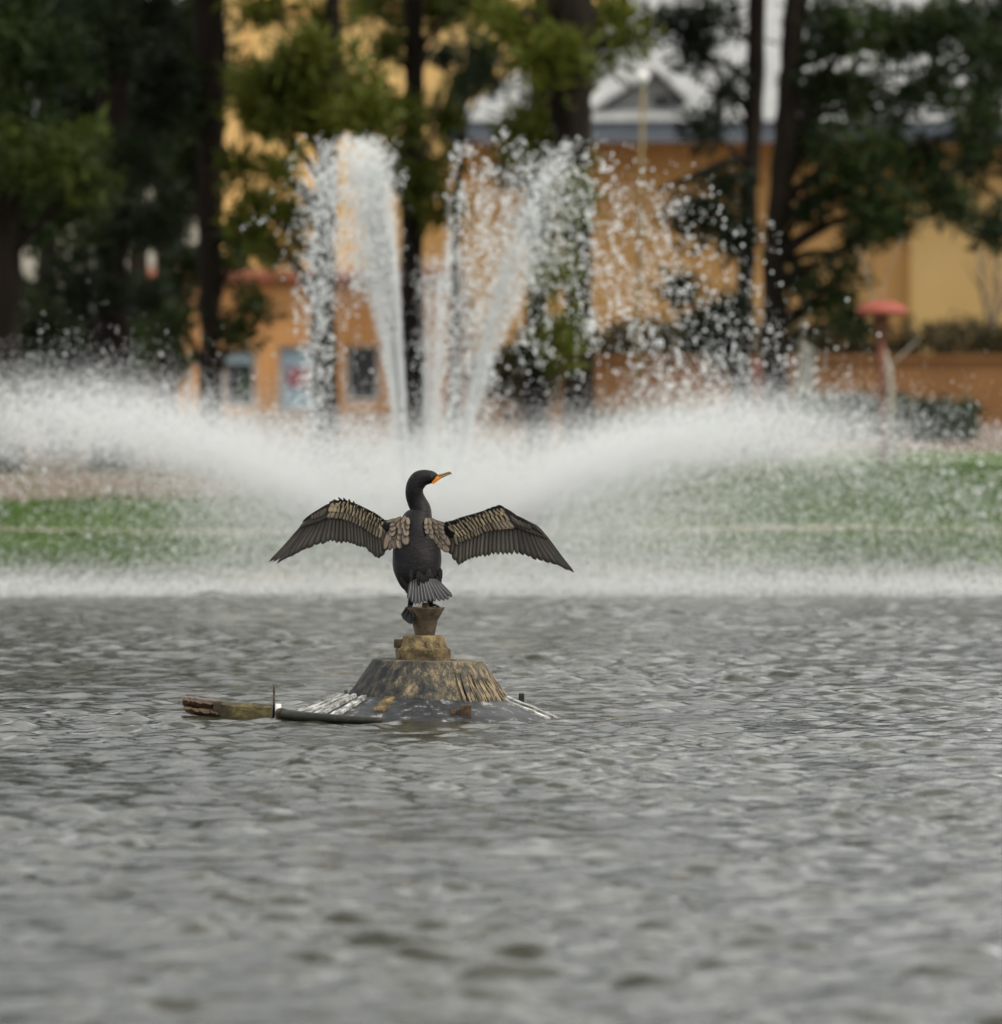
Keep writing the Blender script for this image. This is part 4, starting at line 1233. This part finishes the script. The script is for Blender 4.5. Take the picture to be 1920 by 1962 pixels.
M['lesser'] = feather_mat('dark-fringed lesser covert', (0.40, 0.32, 0.21), (0.003, 0.003, 0.003), (0.16, 0.12, 0.07), 0.26, 0.62, 0.05, vary=0.5)
M['scapular'] = feather_mat('bronze scapular', (0.160, 0.120, 0.084), (0.003, 0.003, 0.003), (0.06, 0.045, 0.03), 0.60, 0.86, 0.05, vary=0.35)
M['darkfeather'] = feather_mat('black feather', (0.011, 0.0095, 0.0095), (0.003, 0.003, 0.003), (0.016, 0.014, 0.013), 0.6, 0.95, 0.08, rough=0.6, spec=0.15)
M['tailfeather'] = feather_mat('tail feather', (0.034, 0.033, 0.037), (0.006, 0.006, 0.009), (0.24, 0.23, 0.22), 0.40, 0.92, 0.12, vary=0.2)
M['billhorn'] = mottled('horn bill', [(0.3, (0.12, 0.085, 0.025)), (0.7, (0.24, 0.17, 0.05))], 60, 0.35, 0.1)
M['orange'] = mottled('orange facial skin', [(0.3, (0.50, 0.125, 0.007)), (0.7, (0.62, 0.22, 0.014))], 80, 0.45, 0.15, bump_dist=0.001)
M['eye'] = mottled('dark teal eye', [(0.3, (0.004, 0.02, 0.03)), (0.7, (0.008, 0.04, 0.05))], 30, 0.08, 0.0, spec=0.8)
M['foot'] = mottled('black webbed skin', [(0.3, (0.006, 0.006, 0.008)), (0.7, (0.014, 0.013, 0.016))], 90, 0.5, 0.3, bump_dist=0.001)

# continuous body: tail base, trunk, neck, head. (px, py, dy, half width px, half depth px)
rings = [(806, 1133, -.030, 4, 4), (805, 1130, -.026, 16, 12), (803, 1122, -.018, 30, 24), (801, 1110, -.006, 39, 33), (800, 1095, .006, 44.5, 38), (799, 1078, .018, 47, 40),
         (798, 1060, .028, 46.5, 40), (798, 1042, .038, 45, 39), (798, 1025, .046, 42, 37), (799, 1010, .054, 38, 34), (801, 998, .062, 31, 32), (805, 988, .070, 23, 30), (805, 976, .074, 20, 28),
         (799, 963, .070, 18.5, 22), (794.5, 951, .064, 17.5, 18), (793.5, 940, .060, 17, 17), (796, 929, .058, 17.2, 16), (803, 920, .058, 17.6, 15.5), (812, 915.8, .058, 15.6, 14), (821, 914.6, .058, 13.6, 12.5), (829, 914.4, .058, 11.6, 10.5), (835, 914.3, .058, 8.2, 7.5), (839, 914.3, .058, 4.2, 4.5), (840.5, 914.3, .058, 1.0, 1.0)]
# resample with Catmull-Rom
def cat(a, t_):
    n0 = len(a); i = min(int(t_), n0 - 2); u = t_ - i
    p0, p1, p2, p3 = a[max(i - 1, 0)], a[i], a[i + 1], a[min(i + 2, n0 - 1)]
    return 0.5 * ((2 * p1) + (-p0 + p2) * u + (2 * p0 - 5 * p1 + 4 * p2 - p3) * u * u + (-p0 + 3 * p1 - 3 * p2 + p3) * u ** 3)
ra_ = np.array(rings, float)
V, F = [], []
NS = 40
ts = np.linspace(0, len(rings) - 1, 120)
cen = [cat(ra_, t_) for t_ in ts]
P3 = [B(c[0], c[1], c[2]) for c in cen]
for i, c in enumerate(cen):
    tg = (P3[min(i + 1, len(P3) - 1)] - P3[max(i - 1, 0)]).normalized()
    a = tg.cross(Vector((0, 1, 0))).normalized()
    b_ = tg.cross(a).normalized()
    ra, rb = max(c[3], .8) / K, max(c[4], .8) / K
    for k in range(NS):
        an = 2 * math.pi * k / NS
        wob_ = 1 + 0.012 * math.sin(an * 3 + i * .35) * (1 if 10 < i < 60 else .3)
        V.append(P3[i] + (a * math.cos(an) * ra + b_ * math.sin(an) * rb) * wob_)
for i in range(len(cen) - 1):
    for k in range(NS):
        F.append((i * NS + k, i * NS + (k + 1) % NS, (i + 1) * NS + (k + 1) % NS, (i + 1) * NS + k))
F.append(tuple(range(NS))[::-1]); F.append(tuple((len(cen) - 1) * NS + k for k in range(NS)))
body = mesh_obj('body', V, F, M['plumage'], bd, smooth=True, origin=BO)

rp = np.array(sorted([(r_[1], r_[0], r_[2], r_[3], r_[4]) for r_ in rings[:12]]))
def back_dy(px, py, lift=.005):
    """depth of the bird's back surface at a picture point"""
    cx_ = np.interp(py, rp[:, 0], rp[:, 1]); dd = np.interp(py, rp[:, 0], rp[:, 2]); ra = np.interp(py, rp[:, 0], rp[:, 3]); rb = np.interp(py, rp[:, 0], rp[:, 4])
    u = min(abs(px - cx_) / ra, .97)
    return float(dd - rb / K * math.sqrt(1 - u * u) - lift)

NU = np.array([-1, -.45, 0, .45, 1.0])
def feather(name, base, tip, width, mat, parent, shape='blade', bend=0.0, ridge=0.16, camber=0.0, twist=0.0, nv=8):
    """one feather: vane with a ridge along its shaft, ends in 3-D, width in metres"""
    base, tip = Vector(base), Vector(tip)
    ax = tip - base
    L = ax.length
    t_ = ax / L
    nrm = Vector((0, -1, 0)); nrm = (nrm - t_ * nrm.dot(t_)).normalized()
    sd = t_.cross(nrm)
    if twist:
        q = Matrix.Rotation(twist, 3, t_)
        nrm, sd = q @ nrm, q @ sd
    V, F, U = [], [], []
    for j in range(nv):
        v = j / (nv - 1)
        v = 1 - (1 - v) ** 1.35
        if shape == 'blade':
            f = min(1.0, .35 + v * 3.0) * (1 - .12 * v)
            if v > .80: f *= math.sqrt(max(0.0, 1 - ((v - .80) / .20) ** 2))
        elif shape == 'point':
            f = min(1.0, .35 + v * 2.5) * (1 - max(0, v - .35) ** 1.5 * 1.25)
            if v > .9: f *= math.sqrt(max(0.0, 1 - ((v - .9) / .1) ** 2))
        else:
            f = min(1.0, .55 + v * 1.4)
            if v > .55: f *= math.sqrt(max(0.0, 1 - ((v - .55) / .45) ** 2))
        f = max(f, .03)
        c = base + ax * v + sd * (bend * L * 4 * v * (1 - v)) + nrm * (camber * L * 4 * v * (1 - v))
        for u in NU:
            V.append(c + sd * (u * f * width / 2) + nrm * (ridge * width * f * (1 - abs(u) ** 1.5)))
            U.append((u * .5 + .5, v))
    m_ = len(NU)
    for j in range(nv - 1):
        for k in range(m_ - 1):
            F.append((j * m_ + k, j * m_ + k + 1, (j + 1) * m_ + k + 1, (j + 1) * m_ + k))
    return mesh_obj(name, V, F, M[mat], parent, smooth=True, origin=BO, uvs=U)


def make_wing(side, Lc, Mc, Gc, prim, body_lead, body_trail, hand_lead, hand_trail, pcov, alula, fringe):
    sg = -1 if side == 'left' else 1
    sh = 740 if side == 'left' else 856
    def wdy(px):
        q = abs(px - sh)
        return float(np.interp(q, [0, 40, 95, 160, 245], [.012, .030, .048, .040, .018]))
    # arm: a lens-shaped solid under the coverts
    lead = hand_lead + Lc + body_lead
    trail = hand_trail + [tuple(0.55 * np.array(Mc[min(len(Mc) - 1, int(round(k * (len(Mc) - 1) / (len(Lc) - 1))))]) + .45 * np.array(Gc[min(len(Gc) - 1, k)])) for k in range(len(Lc))] + body_trail
    V, F = [], []
    for (l, t_) in zip(lead, trail):
        dy = wdy(l[0]) if abs(l[0] - sh) < 250 else 0.0
        if (side == 'left' and l[0] > 742) or (side == 'right' and l[0] < 852): dy = .03
        l = np.array(l, float); t_ = np.array(t_, float)
        for u, w_ in ((0, 0), (.12, .6), (.35, 1), (.7, .6), (1, 0), (.7, -.5), (.35, -.9), (.12, -.6)):
            p = l * (1 - u) + t_ * u
            V.append(B(p[0], p[1], dy + .004 - w_ * .008))
    n8 = 8
    for i in range(len(lead) - 1):
        for k in range(n8):
            F.append((i * n8 + k, i * n8 + (k + 1) % n8, (i + 1) * n8 + (k + 1) % n8, (i + 1) * n8 + k))
    F.append(tuple(range(n8))); F.append(tuple((len(lead) - 1) * n8 + k for k in range(n8)))
    wing = mesh_obj('wing', V, F, M['plumage'], bd, smooth=True, origin=BO)
    wing['label'] = 'spread wing with dark-edged bronze coverts'
    # primaries and secondaries: outermost first, inner ones overlap outwards
    for i in range(27):
        bx0, by0, tx, ty = keyed(prim, i)
        lay = .012 - i * .00045
        j = random.uniform(-1, 1)
        wpx = 11.5 if i < 10 else (9.4 if i < 24 else 11)
        if i < 3: wpx = 9.5
        feather('feather', B(bx0, by0, wdy(bx0) + lay), B(tx + j * .8, ty + random.uniform(-1.4, 1.4), wdy(tx) + lay + .004 + random.uniform(-.002, .002)), wpx / K * 1.42, 'primary' if i < 10 else 'flight', wing,
                'point' if i < 4 else 'blade', bend=sg * (.045 if i < 10 else .015) , ridge=.13, camber=-.02, twist=sg * .30)
    # primary coverts
    for i in range(9):
        u = i / 8
        b0 = np.array(pcov[0]) * (1 - u) + np.array(pcov[1]) * u; t0 = np.array(pcov[2]) * (1 - u) + np.array(pcov[3]) * u
        feather('feather', B(b0[0], b0[1], wdy(b0[0]) - .002 - u * .003), B(t0[0], t0[1], wdy(t0[0]) - .001 - u * .003), 8.5 / K, 'primary', wing, 'blade', bend=sg * .03, twist=sg * .25, nv=7)
    # rows of coverts
    def row(nf, base_f, tip_f, wfac, mat, lift, shape='round', jit=.7, ph=.5, rdg=.09):
        prev = None
        for i in range(nf):
            s = min(1, (i + ph) / nf)
            b0 = base_f(s); t0 = tip_f(s) + np.array([sg * 7.0 * max(0, .3 - s) / .3, 0])
            nxt = tip_f(min(1, (i + 1 + ph) / nf)); sp_ = math.hypot(*(nxt - t0)) if i < nf - 1 else sp_
            jx, jy = random.uniform(-jit, jit), random.uniform(-jit, jit)
            feather('feather', B(b0[0], b0[1], wdy(b0[0]) + .001 - lift - i * .0001), B(t0[0] + jx, t0[1] + jy, wdy(t0[0]) - lift * .8 - i * .0001), sp_ * wfac / K, mat, wing, shape, bend=sg * random.uniform(.03, .10), twist=sg * random.uniform(.10, .34), ridge=rdg, nv=7)
    Lf = lambda s: interp(Lc, s); Mf = lambda s: interp(Mc, s); Gf = lambda s: interp(Gc, s)
    row(17, lambda s: Lf(s) * .30 + Mf(s) * .70, Gf, 1.30, 'covert', .0105, 'blade')
    row(15, lambda s: Lf(s) * .72 + Mf(s) * .28, lambda s: Mf(s) + np.array([0, 4.0]), 1.40, 'lesser', .0135, ph=.15)
    row(14, lambda s: Lf(s) * .92 + Mf(s) * .08, lambda s: Lf(s) * .30 + Mf(s) * .70, 1.35, 'lesser', .0155, ph=.7, jit=1.2)
    row(16, lambda s: Lf(s) * 1.02 - Mf(s) * .02, lambda s: Lf(s) * .56 + Mf(s) * .44, 1.30, 'lesser', .0168, ph=.3, jit=1.2)
    row(22, lambda s: Lf(s) * 1.08 - Mf(s) * .08, lambda s: Lf(s) * .76 + Mf(s) * .24, 1.3, 'darkfeather', .0178, ph=.6, jit=1.0)
    row(7, lambda s: interp([Lc[0], hand_lead[1], hand_lead[0]], s * .8) * .9 + interp([Mc[0], hand_trail[1], hand_trail[0]], s * .8) * .1, lambda s: interp([Mc[0], hand_trail[1], hand_trail[0]], s * .8) + np.array([sg * 7.0, 1.0]), 1.5, 'flight', .0115, 'blade')
    # alula and ragged dark fringe on the leading edge
    for (b0, t0, w_) in alula:
        feather('feather', B(*b0, wdy(b0[0]) - .006), B(*t0, wdy(t0[0]) - .004), w_ / K, 'darkfeather', wing, 'point', bend=-sg * .02, nv=7)
    for (b0, t0) in fringe:
        feather('feather', B(*b0, wdy(b0[0]) - .004), B(*t0, wdy(t0[0]) - .004), 4.2 / K, 'darkfeather', wing, 'point', nv=6)
    return wing

lw = make_wing('left',
    [(640, 965), (660, 959), (685, 968), (700, 975), (718, 984), (735, 996)],
    [(634, 977), (660, 980), (685, 990), (710, 1003), (731, 1012)],
    [(629, 993), (651, 995), (676, 1004), (693, 1011), (710, 1024), (729, 1034)],
    [(0, 596, 990, 515, 1076), (2, 603, 986, 530, 1079), (4, 610, 983, 551, 1068), (6, 618, 981, 576, 1055), (8, 627, 979, 604, 1046), (9.5, 634, 979, 622, 1041), (10.5, 640, 980, 632, 1039), (15, 668, 984, 671, 1043), (20, 698, 996, 703, 1053), (24, 722, 1008, 725, 1072), (26, 733, 1012, 738, 1058)],
    [(752, 997), (770, 992)], [(752, 1036), (772, 1040)],
    [(584, 994), (612, 978)], [(590, 999), (620, 990)],
    ((600, 986), (634, 974), (574, 1012), (627, 995)),
    [((642, 964), (603, 983), 8), ((628, 971), (583, 996), 7), ((612, 979), (578, 1001), 6)],
    [((650, 964), (638, 957)), ((656, 962), (647, 953)), ((663, 962), (657, 954)), ((644, 966), (630, 962)), ((636, 969), (622, 969)), ((628, 973), (617, 974)), ((670, 964), (668, 956)), ((678, 968), (677, 960))])
rw = make_wing('right',
    [(957, 972), (943, 975), (918, 983), (884, 993), (868, 999), (854, 1002)],
    [(970, 995), (943, 999), (921, 1007), (901, 1019), (877, 1029)],
    [(981, 1013), (956, 1017), (934, 1020), (914, 1029), (891, 1037), (874, 1047)],
    [(0, 1034, 1014, 1101, 1097), (2, 1026, 1009, 1089, 1093), (4, 1018, 1005, 1066, 1084), (6, 1009, 1001, 1040, 1077), (8, 998, 997, 1014, 1069), (9.5, 988, 994, 997, 1064), (10.5, 979, 991, 986, 1062), (15, 948, 990, 945, 1065), (20, 912, 1000, 905, 1072), (24, 882, 1012, 880, 1083), (26, 868, 1014, 864, 1064)],
    [(840, 998), (822, 994)], [(852, 1042), (828, 1040)],
    [(1030, 1013), (985, 992)], [(1024, 1020), (990, 1006)],
    ((1024, 1005), (982, 984), (1050, 1034), (990, 1014)),
    [((958, 972), (1002, 1000), 8), ((982, 987), (1030, 1014), 7), ((1000, 998), (1042, 1026), 6)],
    [((946, 977), (956, 968)), ((953, 977), (966, 972)), ((958, 979), (973, 977)), ((962, 982), (976, 983)), ((938, 978), (946, 971)), ((930, 981), (937, 974)), ((966, 985), (977, 989))])

# scapulars: rounded bronze feathers over the shoulders (px, py centre, w, h, lean degrees)
scl = [(782, 1000, 7, 10, 10), (772, 998, 7, 12, -30), (760, 997, 6, 13, -55), (748, 998, 5, 16, -75), (753, 1004, 6, 13, -60), (781, 1009, 7, 10, 5), (773, 1007, 8, 12, -15), (764, 1006, 9, 12, -25), (752, 1012, 10, 12, -45),
       (767, 1017, 9.5, 13, -5), (778, 1020, 10.5, 13, 8), (751, 1021, 11, 13, -30), (746, 1030, 8, 16, -5), (756, 1027, 10, 13, -12), (766, 1028, 10.5, 14, -2), (740, 1040, 8.5, 24, -12), (748, 1043, 9.5, 22, -8), (756, 1041, 10, 21, -2), (766, 1040, 13.5, 20, -2), (777, 1034, 13, 18, 10)]
scr = [(816, 1000, 6, 9, -10), (824, 1001, 7, 10, 20), (834, 1001, 6, 12, 45), (845, 1003, 5, 15, 65), (816, 1009, 6.5, 9, 5), (824, 1010, 7.5, 11, 20), (834, 1009, 7.5, 12, 35), (845, 1009, 6.5, 14, 50), (818, 1018, 7, 9, 5), (826, 1018, 8, 12, 20), (836, 1017, 8.5, 13, 30), (846, 1017, 8, 15, 38),
       (827, 1027, 8, 12, 25), (838, 1026, 9, 14, 32), (849, 1027, 9.5, 17, 35), (834, 1035, 11, 18, 33), (846, 1036, 9, 17, 36), (857, 1037, 9, 18, 30), (842, 1044, 9.5, 16, 35), (853, 1049, 12, 20, 35)]
for lst in (scl, scr):
    for i, (cx_, cy_, w_, h_, ln) in enumerate(lst):
        dx_, dz_ = math.sin(R(ln)), math.cos(R(ln))
        b0 = (cx_ - dx_ * h_ * .85, cy_ - dz_ * h_ * .85); t0 = (cx_ + dx_ * h_ * .55, cy_ + dz_ * h_ * .55)
        def sdy(px, py):
            q = back_dy(px, py)
            far_ = max(0, abs(px - 798) - 40)
            return min(q, .012) if far_ == 0 else min(.012, q) * max(0, 1 - far_ / 30) + (-.004) * min(1, far_ / 30)
        lay = (len(lst) - i) * .0005
        feather('scapular', B(*b0, sdy(*b0) - .002 - lay * .6), B(*t0, sdy(*t0) - .006 - lay), w_ * 1.32 / K, 'scapular', bd, 'round', ridge=.05, twist=random.uniform(-.15, .15), nv=8)

# tail: a fan of stiff feathers drooping towards the viewer
tips = [(783, 1147), (790, 1154), (797, 1157), (804, 1157), (811, 1154), (818, 1153), (826, 1152), (834, 1152), (844, 1151), (852, 1150), (860, 1148), (867, 1143)]
for i, (tx, ty) in enumerate(tips):
    u = i / (len(tips) - 1)
    b0 = (789 + 45 * u, 1109 - 3 * math.sin(u * math.pi) + 1.5 * (1 - u))
    lay = .0012 * abs(i - 5)
    feather('tail_feather', B(*b0, -.060 + lay), B(tx, ty, -.082 + lay * 1.3), 9.2 / K, 'tailfeather', bd, 'blade', ridge=.14, bend=.01 * (u - .5), nv=8)
# dark tail coverts
for i in range(22):
    u = random.random()
    px = 787 + 48 * u; py = 1106 + random.uniform(-12, 7)
    feather('tail_covert', B(px - (u - .5) * 3, py - 7, back_dy(px, py - 7, .001)), B(px + (u - .5) * 5 + random.uniform(-1, 1), py + 9, back_dy(px, min(py + 9, 1118), .006)), 7.5 / K, 'darkfeather', bd, 'point', ridge=.07, twist=random.uniform(-.3, .3), nv=6)
# ragged flank feathers where the trunk ends
for (px, py, tx, ty) in [(768, 1105, 776, 1128), (774, 1112, 781, 1137), (780, 1118, 785, 1140), (840, 1095, 845, 1118), (843, 1088, 846, 1110), (836, 1103, 842, 1122)]:
    feather('flank_feather', B(px, py, back_dy(px, py, .003)), B(tx, ty, back_dy(px, py, .002) - .004), 8 / K, 'darkfeather', bd, 'point', nv=6)

# bill: upper and lower mandible, slightly open hook at the tip
def mand(name, pts, mat):
    V, F = [], []
    for (px, py, hh, hw) in pts:
        for k in range(8):
            an = 2 * math.pi * k / 8
            V.append(B(px, py + hh * math.sin(an), .058 + hw / K * math.cos(an)))
    for i in range(len(pts) - 1):
        for k in range(8):
            F.append((i * 8 + k, i * 8 + (k + 1) % 8, (i + 1) * 8 + (k + 1) % 8, (i + 1) * 8 + k))
    F.append(tuple(range(8))); F.append(tuple((len(pts) - 1) * 8 + k for k in range(7, -1, -1)))
    return mesh_obj(name, V, F, M[mat], bd, smooth=True, origin=BO)
mand('upper_bill', [(836, 911.8, 2.6, 4.2), (842, 911.2, 2.4, 3.4), (849, 909.4, 2.2, 2.6), (856, 907.0, 2.1, 2.1), (861, 905.8, 2.0, 1.9), (864, 906.8, 1.9, 1.6), (865.3, 909.2, 1.4, 1.1), (865.2, 911.3, .5, .5)], 'billhorn')
mand('lower_bill', [(838, 917.2, 2.6, 3.8), (844, 915.6, 2.2, 3.0), (851, 912.8, 1.7, 2.2), (858, 909.9, 1.2, 1.5), (862.5, 908.6, .7, .8)], 'billhorn')
# orange gular skin wrapping the face
V, F = [], []
gp_ = [(833.0, 911.2, 1.2, 9.2), (832, 914.5, 3.6, 9.6), (830.2, 919, 4.4, 9.4), (828.6, 923.5, 3.0, 7.4), (828.0, 927.5, .8, 3.5)]
outl = [(831.2, 911.3), (835, 910.6), (840.5, 912.4), (845, 914.2), (847, 915.4), (843.5, 918.6), (838, 922.6), (833, 926.2), (828.6, 928.6), (827.0, 925.5), (828.8, 921.5), (830.8, 917.8), (830.4, 914.2)]
for sgn in (-1, 1):
    for q, infl in ((1.0, 0.0), (.72, .55), (.35, .9)):
        cxg, cyg = 835.5, 917.5
        for (a, c) in outl:
            px = cxg + (a - cxg) * q; py = cyg + (c - cyg) * q
            u = (px - 828) / 20
            hwid = (9.8 * (1 - .72 * max(0, u))) * (.80 + .25 * infl)
            V.append(B(px, py, .058 + sgn * hwid / K))
no = len(outl)
for h_ in range(2):
    o0 = h_ * no * 3
    for q in range(2):
        for k in range(no):
            F.append((o0 + q * no + k, o0 + q * no + (k + 1) % no, o0 + (q + 1) * no + (k + 1) % no, o0 + (q + 1) * no + k))
    F.append(tuple(o0 + 2 * no + k for k in range(no)))
for k in range(no):
    F.append((k, (k + 1) % no, no * 3 + (k + 1) % no, no * 3 + k))
mesh_obj('facial_skin', V, F, M['orange'], bd, smooth=True, origin=BO)
for sgn in (-1, 1):
    V, F = [], []
    ec = B(826.5, 913.8, .058 + sgn * 10.4 / K)
    for i in range(7):
        ph_ = math.pi * i / 6
        for k in range(12):
            an = 2 * math.pi * k / 12
            V.append(ec + Vector((2.2 * math.sin(ph_) * math.cos(an), 1.6 * math.cos(ph_), 2.2 * math.sin(ph_) * math.sin(an))) / K)
    for i in range(6):
        for k in range(12):
            F.append((i * 12 + k, i * 12 + (k + 1) % 12, (i + 1) * 12 + (k + 1) % 12, (i + 1) * 12 + k))
    mesh_obj('eye', V, F, M['eye'], bd, smooth=True, origin=BO)

# legs and webbed feet
def webfoot(hip, ankle, toes, name='leg'):
    V, F = tube_geo([hip, hip.lerp(ankle, .5), ankle], [.020, .012, .009], 10)
    lg = mesh_obj(name, V, F, M['foot'], bd, smooth=True, origin=BO)
    geo = [tube_geo([ankle, ankle.lerp(t_, .5) + Vector((0, -.004, .004)), t_], [.006, .0045, .003], 8) for t_ in toes]
    for a, c in zip(toes[:-1], toes[1:]):
        mid = (a + c) / 2 + ((a + c) / 2 - ankle).normalized() * .004
        nn = Vector((0, -.0025, 0))
        geo.append(([ankle + nn, a + nn, mid + nn, c + nn, ankle - nn, a - nn, mid - nn, c - nn], [(0, 1, 2, 3), (7, 6, 5, 4), (0, 4, 5, 1), (1, 5, 6, 2), (2, 6, 7, 3), (3, 7, 4, 0)]))
    V, F = join_geo(geo)
    mesh_obj('webbed_foot', V, F, M['foot'], lg, smooth=False, origin=BO)
webfoot(B(793, 1122, -.004), B(786, 1160, -.020), [B(769.5, 1178, -.030), B(776, 1188, -.038), B(788.5, 1195, -.046), B(794, 1182, -.058)])
webfoot(B(818, 1122, .0), B(826, 1160, .000), [B(842, 1163, .0), B(838, 1162.6, .045), B(822, 1162.4, .055)])
